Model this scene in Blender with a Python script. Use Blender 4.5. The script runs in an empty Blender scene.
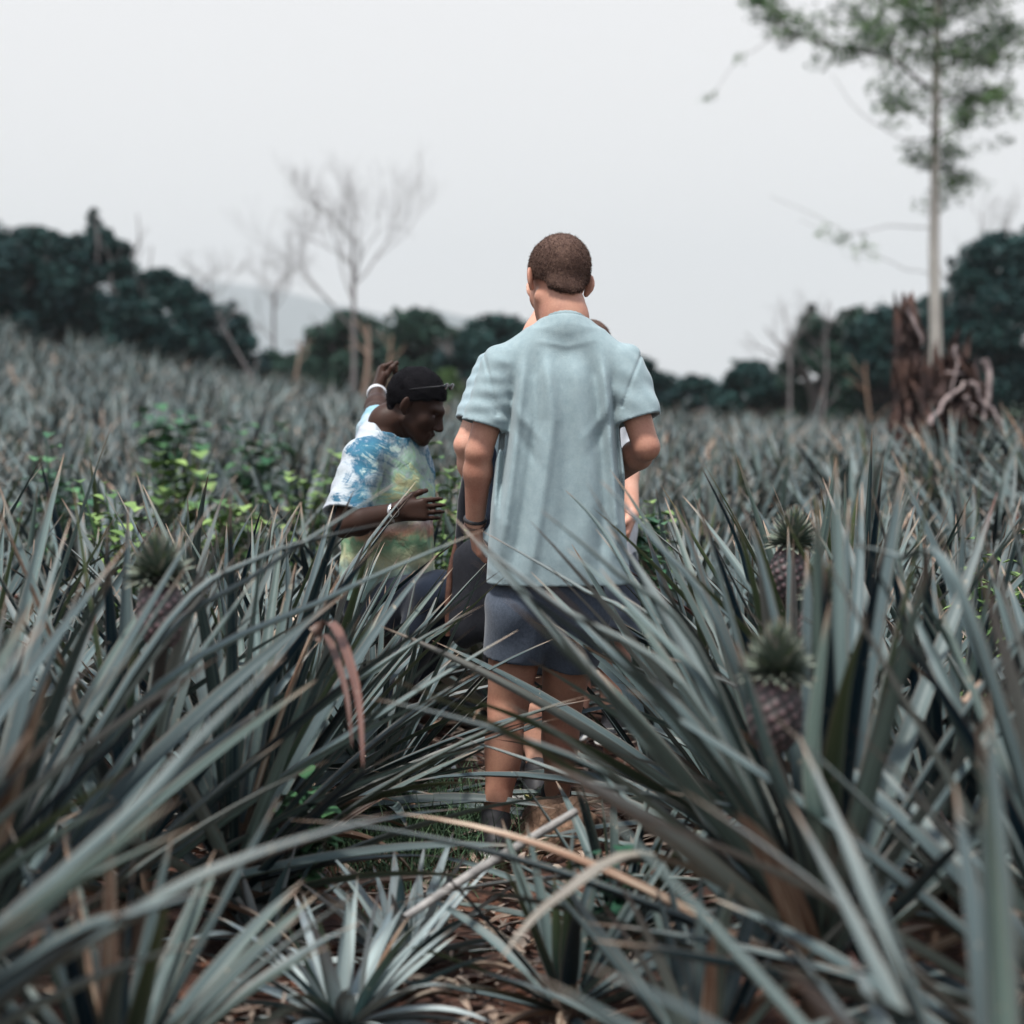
import bpy, math, random
import numpy as np
from math import radians as R, sin, cos, pi
from mathutils import Vector, Matrix

scene = bpy.context.scene
col = scene.collection

# ------------------------------------------------------------------ camera
CAM_Z, F, PITCH, FOCUS = 1.35, 2133.3, 3.0, 6.45
cam_d = bpy.data.cameras.new('camera')
cam_d.lens = 50; cam_d.sensor_width = 24; cam_d.sensor_height = 24
cam_d.clip_start = 0.05; cam_d.clip_end = 9000
cam_d.dof.use_dof = True; cam_d.dof.focus_distance = FOCUS; cam_d.dof.aperture_fstop = 1.5
cam = bpy.data.objects.new('camera', cam_d); col.objects.link(cam)
cam.location = (0, 0, CAM_Z); cam.rotation_euler = (R(90 - PITCH), 0, 0)
scene.camera = cam

# ------------------------------------------------------------------ sky, sun, exposure
SUN_EL, SUN_AZ = 70, 210          # degrees, azimuth from +Y towards +X
world = bpy.data.worlds.new('World'); scene.world = world; world.use_nodes = True
wn = world.node_tree; wn.nodes.clear()
w_out = wn.nodes.new('ShaderNodeOutputWorld'); w_bg = wn.nodes.new('ShaderNodeBackground')
w_sky = wn.nodes.new('ShaderNodeTexSky'); w_sky.sky_type = 'NISHITA'; w_sky.sun_disc = False
w_sky.sun_elevation = R(SUN_EL); w_sky.sun_rotation = R(SUN_AZ)
w_sky.dust_density = 4.0; w_sky.air_density = 1.2
w_tc = wn.nodes.new('ShaderNodeTexCoord'); w_sep = wn.nodes.new('ShaderNodeSeparateXYZ')
w_map = wn.nodes.new('ShaderNodeMapRange'); w_map.inputs['From Min'].default_value = 0.3; w_map.inputs['From Max'].default_value = 0.95
w_cl = wn.nodes.new('ShaderNodeMix'); w_cl.data_type = 'RGBA'      # overcast cloud layer, brighter overhead
w_cl.inputs['A'].default_value = (8.0, 7.9, 8.0, 1); w_cl.inputs['B'].default_value = (9.0, 10.4, 13.0, 1)
w_mx = wn.nodes.new('ShaderNodeMix'); w_mx.data_type = 'RGBA'; w_mx.inputs['Factor'].default_value = 0.97
wn.links.new(w_tc.outputs['Generated'], w_sep.inputs[0]); wn.links.new(w_sep.outputs['Z'], w_map.inputs['Value'])
wn.links.new(w_map.outputs[0], w_cl.inputs['Factor'])
wn.links.new(w_sky.outputs[0], w_mx.inputs['A']); wn.links.new(w_cl.outputs['Result'], w_mx.inputs['B'])
wn.links.new(w_mx.outputs['Result'], w_bg.inputs['Color']); w_bg.inputs['Strength'].default_value = 0.1
wn.links.new(w_bg.outputs[0], w_out.inputs['Surface'])
sun_d = bpy.data.lights.new('sun', 'SUN'); sun_d.energy = 5.0; sun_d.angle = R(10); sun_d.color = (1, .96, .9)
sun = bpy.data.objects.new('sun', sun_d); col.objects.link(sun)
sv = Vector((sin(R(SUN_AZ)) * cos(R(SUN_EL)), cos(R(SUN_AZ)) * cos(R(SUN_EL)), sin(R(SUN_EL))))
sun.rotation_euler = sv.to_track_quat('Z', 'Y').to_euler()
scene.view_settings.view_transform = 'Standard'; scene.view_settings.look = 'None'
scene.view_settings.exposure = 0.32; scene.view_settings.gamma = 1.0
scene.cycles.max_bounces = 6; scene.cycles.diffuse_bounces = 1; scene.cycles.glossy_bounces = 2; scene.cycles.volume_bounces = 1
scene.cycles.use_denoising = True
scene.cycles.sample_clamp_indirect = 4.0

# ------------------------------------------------------------------ helpers
RX = np.array(Matrix.Rotation(R(90 - PITCH), 3, 'X'))
def at(px, py, Y):
    """the point of the world at depth Y (metres ahead of the camera) seen in this direction"""
    d = RX @ np.array([(px - 512) / F, -(py - 512) / F, -1.0])
    return np.array([0, 0, CAM_Z]) + d * (Y / d[1])

def terrain(x, y):
    x = np.asarray(x, float); y = np.asarray(y, float)
    s = np.clip((y - 5) / 35, 0, 1.15) ** 1.15
    c = .40 - .035 * x + np.where(x < 0, -.035 * x + .0072 * x * x, 0)
    c = np.minimum(c, 3.2)
    h = s * c * (y < 400)
    h = h * np.clip((110 - y) / 50, 0, 1)
    bumps = .018 * np.sin(x * 5.1 + 1.3) * np.sin(y * 4.3) + .010 * np.sin(x * 13 + y * 9) + .012 * np.sin(y * 11 - x * 7)
    ridge = .05 * np.clip((np.abs(x + .05) - .35) / .3, 0, 1) * (y < 9)
    h = h + .38 * np.exp(-((x - 3.6) / 1.7) ** 2 - ((y - 14.5) / 3.2) ** 2)
    return h + bumps * (y < 60) + ridge
def ground_at(px, py, z0=0.0):
    d = RX @ np.array([(px - 512) / F, -(py - 512) / F, -1.0])
    t = (z0 - CAM_Z) / d[2]
    return np.array([0, 0, CAM_Z]) + d * t

def tag(o, label=None, cat=None, group=None, kind=None):
    if label: o['label'] = label
    if cat: o['category'] = cat
    if group: o['group'] = group
    if kind: o['kind'] = kind
    return o
def empty(name, loc=(0, 0, 0), rz=0):
    o = bpy.data.objects.new(name, None); col.objects.link(o); o.location = loc; o.rotation_euler = (0, 0, rz); return o
def make_mesh(name, V, Q, mat, attrs=None, smooth=True):
    V = np.asarray(V, np.float32); Q = np.asarray(Q, np.int32); k = Q.shape[1]
    me = bpy.data.meshes.new(name)
    me.vertices.add(len(V)); me.vertices.foreach_set('co', V.ravel())
    me.loops.add(Q.size); me.loops.foreach_set('vertex_index', Q.ravel())
    me.polygons.add(len(Q)); me.polygons.foreach_set('loop_start', np.arange(0, Q.size, k, dtype=np.int32))
    if smooth: me.polygons.foreach_set('use_smooth', np.ones(len(Q), bool))
    for an, arr in (attrs or {}).items():
        a = me.attributes.new(an, 'FLOAT_COLOR', 'POINT'); a.data.foreach_set('color', np.asarray(arr, np.float32).ravel())
    me.update(); me.validate()
    if mat: me.materials.append(mat)
    return me
def link(name, me, parent=None, loc=(0, 0, 0)):
    o = bpy.data.objects.new(name, me); col.objects.link(o); o.location = loc
    if parent is not None: o.parent = parent
    return o
class Acc:
    def __init__(s): s.V = []; s.Q = []; s.A = []; s.n = 0
    def add(s, V, Q, A=None):
        V = np.asarray(V, float).reshape(-1, 3); Q = np.asarray(Q, int).reshape(-1, 4)
        s.V.append(V); s.Q.append(Q + s.n); s.n += len(V)
        s.A.append(np.zeros((len(V), 4)) if A is None else np.broadcast_to(np.asarray(A, float), (len(V), 4)))
    def mesh(s, name, mat, origin=None, smooth=True, attr='info'):
        V = np.concatenate(s.V)
        if origin is not None: V = V - np.asarray(origin)
        return make_mesh(name, V, np.concatenate(s.Q), mat, {attr: np.concatenate(s.A)}, smooth)

def grid_quads(n, m):
    i = np.arange(n)[:, None] * (m + 1) + np.arange(m)[None, :]
    return np.stack([i, i + 1, i + m + 2, i + m + 1], -1).reshape(-1, 4)

def tube(acc, pts, rad, sides=6, A=(0, 0, 0, 0), cap=True):
    P = np.asarray(pts, float); n = len(P); rad = np.broadcast_to(np.asarray(rad, float), (n,))
    T = np.gradient(P, axis=0); T /= np.linalg.norm(T, axis=1, keepdims=True) + 1e-9
    ref = np.array([1., 0, 0]) if abs(T[0][0]) < .8 else np.array([0, 1., 0])
    N = np.cross(T, ref); N /= np.linalg.norm(N, axis=1, keepdims=True) + 1e-9
    B = np.cross(T, N)
    a = np.arange(sides) / sides * 2 * pi
    V = P[:, None] + rad[:, None, None] * (np.cos(a)[None, :, None] * N[:, None] + np.sin(a)[None, :, None] * B[:, None])
    q = []
    for i in range(n - 1):
        for j in range(sides):
            k = (j + 1) % sides
            q.append((i * sides + j, i * sides + k, (i + 1) * sides + k, (i + 1) * sides + j))
    V = V.reshape(-1, 3)
    if cap:
        V = np.vstack([V, P[0], P[-1]]); c0, c1 = len(V) - 2, len(V) - 1
        for j in range(0, sides, 1):
            k = (j + 1) % sides
            q.append((c0, k, j, j)); q.append((c1, (n - 1) * sides + j, (n - 1) * sides + k, (n - 1) * sides + k))
        q = [t if t[2] != t[3] else (t[0], t[1], t[2], t[0]) for t in q]
        # degenerate quads are avoided: fans use the centre twice and are cleaned by validate()
    acc.add(V, q, A)

# ------------------------------------------------------------------ materials
def mat(name):
    m = bpy.data.materials.new(name); m.use_nodes = True; nt = m.node_tree
    return m, nt, nt.nodes['Principled BSDF']
def N(nt, t, **kw):
    n = nt.nodes.new(t)
    for k, v in kw.items():
        if k in n.inputs: n.inputs[k].default_value = v
        else: setattr(n, k, v)
    return n
def ramp(nt, fac, stops):
    r = nt.nodes.new('ShaderNodeValToRGB'); e = r.color_ramp.elements
    while len(e) < len(stops): e.new(.5)
    for el, (p, c) in zip(e, stops): el.position = p; el.color = (*c, 1)
    nt.links.new(fac, r.inputs[0]); return r.outputs[0]
def mixc(nt, fac, a, b, mode='MIX'):
    n = nt.nodes.new('ShaderNodeMix'); n.data_type = 'RGBA'; n.blend_type = mode
    for s, v in (('Factor', fac), ('A', a), ('B', b)):
        if hasattr(v, 'links') or hasattr(v, 'is_output'): nt.links.new(v, n.inputs[s])
        elif s == 'Factor': n.inputs[s].default_value = v
        else: n.inputs[s].default_value = (*v, 1)
    return n.outputs['Result']
def mth(nt, op, a, b=None, clamp=False):
    n = nt.nodes.new('ShaderNodeMath'); n.operation = op; n.use_clamp = clamp
    for i, v in enumerate((a, b)):
        if v is None: continue
        if hasattr(v, 'links'): nt.links.new(v, n.inputs[i])
        else: n.inputs[i].default_value = v
    return n.outputs[0]
def noise(nt, scale, vec=None, detail=4, rough=.6, dist=0):
    n = nt.nodes.new('ShaderNodeTexNoise'); n.inputs['Scale'].default_value = scale; n.inputs['Detail'].default_value = detail
    n.inputs['Roughness'].default_value = rough; n.inputs['Distortion'].default_value = dist
    if vec is not None: nt.links.new(vec, n.inputs['Vector'])
    return n.outputs[0]
def coords(nt, scale=(1, 1, 1), kind='Object'):
    tc = nt.nodes.new('ShaderNodeTexCoord'); mp = nt.nodes.new('ShaderNodeMapping'); mp.inputs['Scale'].default_value = scale
    nt.links.new(tc.outputs[kind], mp.inputs[0]); return mp.outputs[0]
def bump(nt, bsdf, h, strength=.3, dist=.01):
    b = nt.nodes.new('ShaderNodeBump'); b.inputs['Strength'].default_value = strength; b.inputs['Distance'].default_value = dist
    nt.links.new(h, b.inputs['Height']); nt.links.new(b.outputs[0], bsdf.inputs['Normal'])

def leaf_material(name, dark, light, back, gloss=.42, young=False):
    m, nt, b = mat(name)
    at_ = nt.nodes.new('ShaderNodeAttribute'); at_.attribute_name = 'info'
    sep = nt.nodes.new('ShaderNodeSeparateColor'); nt.links.new(at_.outputs['Color'], sep.inputs[0])
    t, tone, dead, ac = sep.outputs[0], sep.outputs[1], sep.outputs[2], at_.outputs['Alpha']
    cx = nt.nodes.new('ShaderNodeCombineXYZ')
    nt.links.new(mth(nt, 'MULTIPLY', ac, 5), cx.inputs[0]); nt.links.new(mth(nt, 'MULTIPLY', t, 1.6), cx.inputs[1])
    nt.links.new(mth(nt, 'MULTIPLY', tone, 60), cx.inputs[2])
    streak = noise(nt, 1.0, cx.outputs[0], 5, .65)
    f = mth(nt, 'ADD', mth(nt, 'MULTIPLY', streak, 1.1), mth(nt, 'SUBTRACT', mth(nt, 'MULTIPLY', tone, 1.0), .66), True)
    c = ramp(nt, f, [(.18, dark), (.50, tuple(x * .36 for x in light)), (.82, light)])
    # reddish and purplish flush on some leaves, stronger towards the tip
    fl = mth(nt, 'MULTIPLY', mth(nt, 'GREATER_THAN', tone, .80), mth(nt, 'MULTIPLY', t, .55), True)
    c = mixc(nt, fl, c, (.21, .115, .12))
    fl2 = mth(nt, 'MULTIPLY', mth(nt, 'LESS_THAN', tone, .16), mth(nt, 'MULTIPLY', t, .7), True)
    c = mixc(nt, fl2, c, (.115, .15, .055))
    # backs of the leaves are silvery
    g = nt.nodes.new('ShaderNodeNewGeometry')
    c = mixc(nt, mth(nt, 'MULTIPLY', g.outputs['Backfacing'], .75), c, mixc(nt, streak, tuple(x * .6 for x in back), back))
    # pale thorny margin
    edge = mth(nt, 'MULTIPLY', mth(nt, 'GREATER_THAN', mth(nt, 'ABSOLUTE', mth(nt, 'SUBTRACT', ac, .5)), .44), .35)
    c = mixc(nt, edge, c, (.26, .20, .16))
    # dry tip with an uneven limit, and wholly dead leaves
    lim = mth(nt, 'ADD', mth(nt, 'MULTIPLY', streak, .20), .79)
    tip = mth(nt, 'MULTIPLY', mth(nt, 'SUBTRACT', t, lim), 9, True)
    dry = mth(nt, 'MAXIMUM', tip, dead); redd = mth(nt, 'GREATER_THAN', tone, .95)
    vr = noise(nt, 1.3, cx.outputs[0], 3)
    c = mixc(nt, dry, c, mixc(nt, redd, ramp(nt, vr, [(.3, (.13, .06, .035)), (.5, (.25, .16, .11)), (.66, (.60, .51, .40))]), ramp(nt, vr, [(.3, (.045, .014, .011)), (.7, (.16, .062, .042))])))
    # scuffs
    sc = noise(nt, 38, coords(nt), 3, .7)
    c = mixc(nt, mth(nt, 'MULTIPLY', mth(nt, 'GREATER_THAN', sc, .68), .5), c, (.34, .29, .22))
    nt.links.new(c, b.inputs['Base Color']); b.inputs['Roughness'].default_value = gloss
    b.inputs['Specular IOR Level'].default_value = .18
    bump(nt, b, streak, .25, .004)
    return m
M_leaf = leaf_material('pineapple_leaf', (.003, .014, .022), (.20, .285, .25), (.11, .15, .155), .45)
M_young = leaf_material('young_leaf', (.05, .10, .11), (.42, .52, .52), (.40, .48, .49), .5)
M_crown = leaf_material('fruit_crown_leaf', (.045, .080, .065), (.20, .26, .20), (.22, .26, .21), .5)

def simple(name, c1, c2, scale=8, rough=.8, bs=.3, bd=.01, stretch=(1, 1, 1), spec=.3):
    m, nt, b = mat(name)
    v = coords(nt, stretch); n = noise(nt, scale, v, 6, .65)
    nt.links.new(ramp(nt, n, [(.3, c1), (.7, c2)]), b.inputs['Base Color'])
    b.inputs['Roughness'].default_value = rough; b.inputs['Specular IOR Level'].default_value = spec
    if bs: bump(nt, b, n, bs, bd)
    return m
def foliage_mat(name, dark, light, rough=.55, trans=.0):
    m, nt, b = mat(name)
    a = nt.nodes.new('ShaderNodeAttribute'); a.attribute_name = 'info'
    sep = nt.nodes.new('ShaderNodeSeparateColor'); nt.links.new(a.outputs['Color'], sep.inputs[0])
    c = mixc(nt, sep.outputs[1], dark, light)
    nt.links.new(c, b.inputs['Base Color']); b.inputs['Roughness'].default_value = rough
    b.inputs['Specular IOR Level'].default_value = .12
    return m
M_tree_dark = foliage_mat('dark_foliage', (.003, .016, .022), (.018, .055, .048))
M_tree_mid = foliage_mat('mid_foliage', (.006, .024, .024), (.038, .080, .055))
M_tree_light = foliage_mat('light_foliage', (.012, .040, .030), (.11, .18, .06))
M_weed = foliage_mat('weed_foliage', (.045, .10, .035), (.19, .28, .085))
M_weed_dark = foliage_mat('weed_foliage_dark', (.02, .07, .04), (.08, .19, .08))
M_weed_deep = foliage_mat('weed_foliage_deep', (.006, .03, .022), (.03, .09, .05))
M_grass = foliage_mat('grass_blades', (.025, .06, .035), (.10, .16, .08))
M_yellow = foliage_mat('yellow_leaf', (.30, .30, .08), (.65, .60, .30))
M_bark_pale = simple('pale_bark', (.30, .27, .24), (.55, .52, .46), 6, .85, .5, .02, (1, 1, .25))
M_bark_brown = simple('brown_bark', (.10, .065, .05), (.30, .20, .14), 6, .9, .6, .02, (1, 1, .25))
M_bark_grey = simple('grey_bark', (.09, .08, .08), (.22, .20, .20), 6, .9, .4, .02, (1, 1, .3))

# ================================================================== LARGE STRUCTURE
# ground sheet: fine near the camera, coarse to the horizon
gy = np.concatenate([np.arange(-6, 14, .12), np.arange(14, 60, .6), np.arange(60, 200, 6), np.geomspace(200, 4500, 22)])
gx = np.concatenate([-np.geomspace(12, 3600, 34)[::-1], np.arange(-11.9, -3, .5), np.arange(-3, 3, .09), np.arange(3, 12, .5), np.geomspace(12, 3600, 34)])
XX, YY = np.meshgrid(gx, gy)
ZZ = terrain(XX, YY)
m, nt, b = mat('red_soil')
v = coords(nt)
n1 = noise(nt, 2.2, v, 5, .6); n2 = noise(nt, 34, v, 6, .7)
c = ramp(nt, mth(nt, 'ADD', mth(nt, 'MULTIPLY', n1, .5), mth(nt, 'MULTIPLY', n2, .5)), [(.34, (.022, .012, .010)), (.52, (.085, .036, .022)), (.66, (.22, .095, .052)), (.8, (.42, .24, .16))])
sy = nt.nodes.new('ShaderNodeSeparateXYZ'); nt.links.new(v, sy.inputs[0])
far = mth(nt, 'MULTIPLY', mth(nt, 'SUBTRACT', sy.outputs[1], 30), .03, True)
c = mixc(nt, far, c, ramp(nt, noise(nt, .05, v, 6), [(.35, (.03, .06, .04)), (.65, (.08, .13, .07))]))
nt.links.new(c, b.inputs['Base Color']); b.inputs['Roughness'].default_value = .95; bump(nt, b, n2, .8, .03)
me = make_mesh('ground', np.stack([XX, YY, ZZ], -1).reshape(-1, 3), grid_quads(len(gy) - 1, len(gx) - 1), m)
tag(link('ground', me), kind='structure')

# hills
m_hill = simple('hill_cover', (.035, .055, .065), (.065, .085, .095), .02, .95, 0)
def hill_sheet(Y, prof, depth, seed):
    """a broad rounded ridge: its crest passes through the given sky outline"""
    rng = np.random.default_rng(seed)
    xs = np.linspace(-.42, .42, 120) * Y
    pxs = xs / Y * F + 512
    crest = np.array([at(512, p, Y)[2] for p in np.interp(pxs, [p[0] for p in prof], [p[1] for p in prof])])
    for k in range(6):
        crest += rng.normal() * .012 * Y / 60 * np.sin(xs / Y * (14 + 11 * k) + rng.uniform(0, 6))
    vs = np.linspace(-1, 1, 24)
    V = []
    for v_ in vs:
        z = crest * (np.cos(v_ * pi / 2) ** 1.3) - 2 + 2.5 * np.sin(xs / Y * 90 + v_ * 5) * (1 - v_ * v_)
        V.append(np.stack([xs, Y + v_ * depth + 0 * xs, z], -1))
    return np.array(V).reshape(-1, 3), grid_quads(23, 119)
acc = Acc()
acc.add(*hill_sheet(3900, [(-400, 300), (0, 285), (190, 276), (300, 293), (400, 318), (470, 330), (600, 362), (700, 378), (900, 392), (1400, 395)], 500, 1))
acc.add(*hill_sheet(2700, [(-400, 396), (250, 380), (330, 345), (400, 318), (430, 308), (480, 316), (540, 338), (640, 368), (720, 382), (1400, 396)], 400, 2))
tag(link('hills', acc.mesh('hills', m_hill)), kind='structure')

# ------------------------------------------------------------------ trees
def leaf_cloud(acc, centres, radii, n_per, size, rng, flat=.75, tone_c=None):
    """many small leaf-sized faces spread around clump centres"""
    C = np.repeat(centres, n_per, 0); Rr = np.repeat(radii, n_per)
    d = rng.normal(size=C.shape); d /= np.linalg.norm(d, axis=1, keepdims=True)
    r = rng.uniform(.25, 1, len(C)) ** .6
    P = C + d * (r * Rr)[:, None] * np.array([1, 1, flat])
    a = rng.normal(size=C.shape); a[:, 2] *= .6; a /= np.linalg.norm(a, axis=1, keepdims=True)
    b_ = np.cross(a, rng.normal(size=C.shape)); b_ /= np.linalg.norm(b_, axis=1, keepdims=True) + 1e-9
    s = size * rng.uniform(.6, 1.3, len(C))[:, None]
    V = np.stack([P - a * s, P - b_ * s * .45, P + a * s, P + b_ * s * .45], 1).reshape(-1, 3)
    Q = np.arange(len(V)).reshape(-1, 4)
    tc = rng.uniform(0, 1, len(centres)) if tone_c is None else tone_c
    tone = np.clip(np.repeat(tc, n_per) * .6 + rng.uniform(0, .4, len(C)), 0, 1)
    A = np.zeros((len(V), 4)); A[:, 1] = np.repeat(tone, 4)
    acc.add(V, Q, A)

def branch(acc, p, d, L, r, depth, rng, spread=.55, tips=None, up=.12, ratio=.72, sides=5, kids=(2, 3), rmin=.0025):
    n = 5; pts = [p]; dd = d / np.linalg.norm(d)
    for i in range(n):
        dd = dd + rng.normal(0, .09, 3) + np.array([0, 0, up * .12]); dd /= np.linalg.norm(dd)
        pts.append(pts[-1] + dd * L / n)
    r1 = max(r * .62, rmin)
    tube(acc, pts, np.linspace(r, r1, n + 1), sides if depth > 2 else 4, cap=False)
    if depth == 0:
        if tips is not None: tips.append(pts[-1])
        return
    for k in range(rng.integers(kids[0], kids[1] + 1)):
        q = dd + rng.normal(0, spread, 3); q[2] += up
        src = pts[-1] if k == 0 else pts[rng.integers(2, n + 1)]
        branch(acc, src, q, L * ratio * rng.uniform(.8, 1.15), r1 * (.95 if k == 0 else .75), depth - 1, rng, spread, tips, up, ratio, sides, kids, rmin)

def leafy_tree(label, px0, px1, ptop, Y, seed, material, depth=None, group='trees beyond the field', nclump=46, size=.11, spire=None, pbase=395):
    """dense broad-leaved tree: tapered trunk with limbs, and a crown of uneven leaf clumps"""
    rng = np.random.default_rng(seed)
    a, b_, top = at(px0, 390, Y), at(px1, 390, Y), at((px0 + px1) / 2, ptop, Y)
    cx = (a[0] + b_[0]) / 2; w = (b_[0] - a[0]) / 2 * 1.22; gz = float(terrain(cx, Y)) - .1
    H = (top[2] - gz) * 1.03; dep = depth or w * .8
    root = empty('broadleaf_tree', (cx, Y, gz)); tag(root, label, 'tree', group)
    t = Acc(); tips = []
    tube(t, [(0, 0, 0), (.05, 0, H * .2), (-.04, .03, H * .42)], [.03 * H + .05, .022 * H + .03, .018 * H + .02], 8, cap=False)
    for k in range(6):
        an = k / 6 * 2 * pi + rng.uniform(-.4, .4)
        branch(t, np.array([-.02, .02, H * rng.uniform(.2, .42)]), np.array([cos(an) * w / H * 1.6, sin(an) * dep / H * 1.2, .7]), H * .32, .012 * H + .02, 2, rng, .45)
    link('trunk', t.mesh('trunk', M_bark_grey), root)
    # clump centres: an uneven dome, wide at half height
    cs, rs = [], []
    for k in range(int(nclump * 1.7)):
        u = rng.uniform(-1, 1); v_ = rng.uniform(0, 1); ph = rng.uniform(0, 2 * pi)
        rr = rng.uniform(.35, 1) ** .5
        zf = rng.uniform(.10, 1)
        lim = math.sqrt(max(0, 1 - ((zf - .38) / .62) ** 2)) if zf > .38 else (.75 + .25 * zf / .38)
        x = cos(ph) * rr * lim * w; y = sin(ph) * rr * lim * dep
        r_ = rng.uniform(.18, .30) * min(w, H)
        cs.append((x * .88, y, max(r_ * .5, zf * H - r_ * .75))); rs.append(r_)
    c = Acc()
    cs = np.array(cs); tone = np.clip(cs[:, 2] / H * .3 + rng.uniform(0, .7, len(cs)), 0, 1)
    leaf_cloud(c, cs, np.array(rs), 240, size, rng, .8, tone)
    # loose sprigs breaking the outline
    k = rng.integers(0, len(cs), 40); off = rng.normal(size=(40, 3)); off /= np.linalg.norm(off, axis=1, keepdims=True)
    leaf_cloud(c, cs[k] + off * np.array(rs)[k][:, None] * 1.1, np.full(40, .16), 26, size * .9, rng)
    if spire:
        sx, stop = spire; sz = at(sx, stop, Y)[2] - gz; x0 = at(sx, 300, Y)[0] - cx
        zz = np.linspace(H * .72, sz - .1, 9)
        leaf_cloud(c, np.stack([x0 + rng.normal(0, .05, 9), rng.normal(0, .05, 9), zz], -1), np.linspace(.38, .08, 9), 160, size * .8, rng)
    link('crown', c.mesh('crown', material, smooth=False), root)
    return root

Yt = 52
leafy_tree('dark dense tree at the far left with a flat broad crown', -70, 75, 222, Yt, 11, M_tree_dark)
leafy_tree('tall dark tree topped by a thin pointed spire, left', 50, 150, 229, Yt + 1, 12, M_tree_dark, spire=(95, 207))
leafy_tree('dark tree between the flat crown and the spire tree', 10, 95, 228, Yt + 3, 42, M_tree_dark)
leafy_tree('dark rounded tree sloping down right of the spire tree', 110, 218, 270, Yt - 1, 13, M_tree_dark)
leafy_tree('low dark tree at the right end of the left clump', 165, 262, 306, Yt, 14, M_tree_dark, nclump=36)
leafy_tree('small pale green bush tree beneath the thin bare tree', 238, 320, 352, Yt + 6, 15, M_tree_mid, nclump=26)
leafy_tree('domed dark green tree behind the tall bare tree', 300, 400, 312, Yt + 8, 16, M_tree_mid)
leafy_tree('dark tree with two bumps left of the standing man', 375, 462, 311, Yt + 7, 17, M_tree_mid)
leafy_tree('dark tree filling the gap behind the two bumps', 395, 500, 330, Yt + 9, 27, M_tree_mid)
leafy_tree('dark tree just left of the standing man’s shoulder', 440, 560, 316, Yt + 5, 18, M_tree_dark)
leafy_tree('green round bush behind the crouching man’s head', 425, 468, 372, Yt - 6, 19, M_tree_light, nclump=24)
leafy_tree('low dark tree at the standing man’s right sleeve', 590, 682, 358, Yt + 6, 20, M_tree_dark, nclump=34)
leafy_tree('small low dark bush right of the standing man', 668, 722, 376, Yt + 4, 21, M_tree_dark, nclump=24)
leafy_tree('rounded low tree in the gap right of the standing man', 712, 802, 362, Yt + 2, 22, M_tree_dark, nclump=32)
leafy_tree('dark green tree left of the rotten stump, narrow peak', 782, 850, 316, Yt, 23, M_tree_mid, spire=(812, 303))
leafy_tree('dark green tree between the narrow peak and the stump', 815, 890, 312, Yt + 2, 28, M_tree_mid)
leafy_tree('dark green tree directly behind the rotten stump', 835, 935, 308, Yt + 1, 24, M_tree_dark)
leafy_tree('large dark tree at the right edge with the highest crown', 925, 1075, 235, Yt - 2, 25, M_tree_dark, nclump=58)
leafy_tree('low dark tree under the large crown at the right edge', 890, 1010, 290, Yt + 3, 26, M_tree_dark)
leafy_tree('broad dark tree beyond the left end of the clump', -320, -60, 215, Yt + 1, 40, M_tree_dark)
leafy_tree('broad dark tree beyond the right end of the clump', 1060, 1300, 240, Yt, 41, M_tree_dark)

def bare_tree(label, px, pbase, plimb, ptop, Y, seed, spread, r, depth=5, matl=M_bark_grey, kids=(2, 3), lean=0, up=.2, name='bare_tree', group='leafless trees beyond the field'):
    rng = np.random.default_rng(seed)
    p0 = at(px, pbase, Y); gz = float(terrain(p0[0], Y)) - .1
    root = empty(name, (p0[0], Y, gz)); tag(root, label, 'tree', group)
    H = at(px, ptop, Y)[2] - gz; hl = at(px, plimb, Y)[2] - gz
    t = Acc()
    pts = [np.array([lean * u * hl, .02 * sin(u * 5), u * hl]) for u in np.linspace(0, 1, 7)]
    tube(t, pts, np.linspace(r, r * .7, 7), 8, cap=False)
    link('trunk', t.mesh('trunk', matl), root)
    t = Acc(); top = pts[-1]
    L = (H - hl) * .34
    branch(t, top, np.array([lean, 0, 1.]), L, r * .7, depth, rng, spread, ratio=.76, kids=kids, up=up)
    for k in range(4):
        an = k / 4 * 2 * pi + .3
        branch(t, pts[-1 - (k % 3)], np.array([cos(an) * .75, sin(an) * .6, .85]), L * 1.15, r * .42, depth - 1, rng, spread, ratio=.78, kids=kids, up=up)
    link('branches', t.mesh('branches', matl), root)
    return root
bare_tree('tall leafless tree with a wide fan of fine twigs', 354, 385, 285, 150, 50, 5, .52, .066, 5, kids=(3, 3), up=.42)
bare_tree('slender leafless tree left of the tall fan-shaped one', 274, 380, 310, 226, 58, 6, .55, .055, 4, kids=(3, 3))
bare_tree('faint leafless tree behind the left dark trees', 212, 380, 300, 240, 72, 7, .38, .06, 4)
bare_tree('faint leafless tree at the top of the right clump', 985, 380, 260, 178, 75, 8, .4, .07, 4)
bare_tree('thin leafless tree with wispy twigs left of the stump', 790, 400, 350, 285, 46, 9, .55, .04, 4)
def pole(label, x0, y0, x1, y1, Y, r, mt):
    a, b_ = at(x0, y0, Y), at(x1, y1, Y)
    gz = float(terrain(a[0], Y)) - .1
    root = empty('dead_sapling', (a[0], Y, gz)); tag(root, label, 'tree', 'thin dead saplings at the field edge')
    A = np.array([0, 0, 0.]); B = np.array([b_[0] - a[0], 0, b_[2] - gz])
    rng = np.random.default_rng(int(x0))
    t = Acc(); pts = [A + (B - A) * u + np.array([.05 * sin(u * 6 + x0), 0, 0]) for u in np.linspace(0, 1, 8)]
    tube(t, pts, np.linspace(r, r * .45, 8), 6, cap=False)
    for k in (3, 5, 6):
        branch(t, pts[k], np.array([rng.choice([-1, 1]) * .6, .1, .7]), np.linalg.norm(B) * .16, r * .35, 1, rng)
    link('trunk', t.mesh('trunk', mt), root)
M_bark_warm = simple('warm_bark', (.13, .085, .065), (.33, .24, .19), 6, .9, .5, .02, (1, 1, .25))
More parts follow.
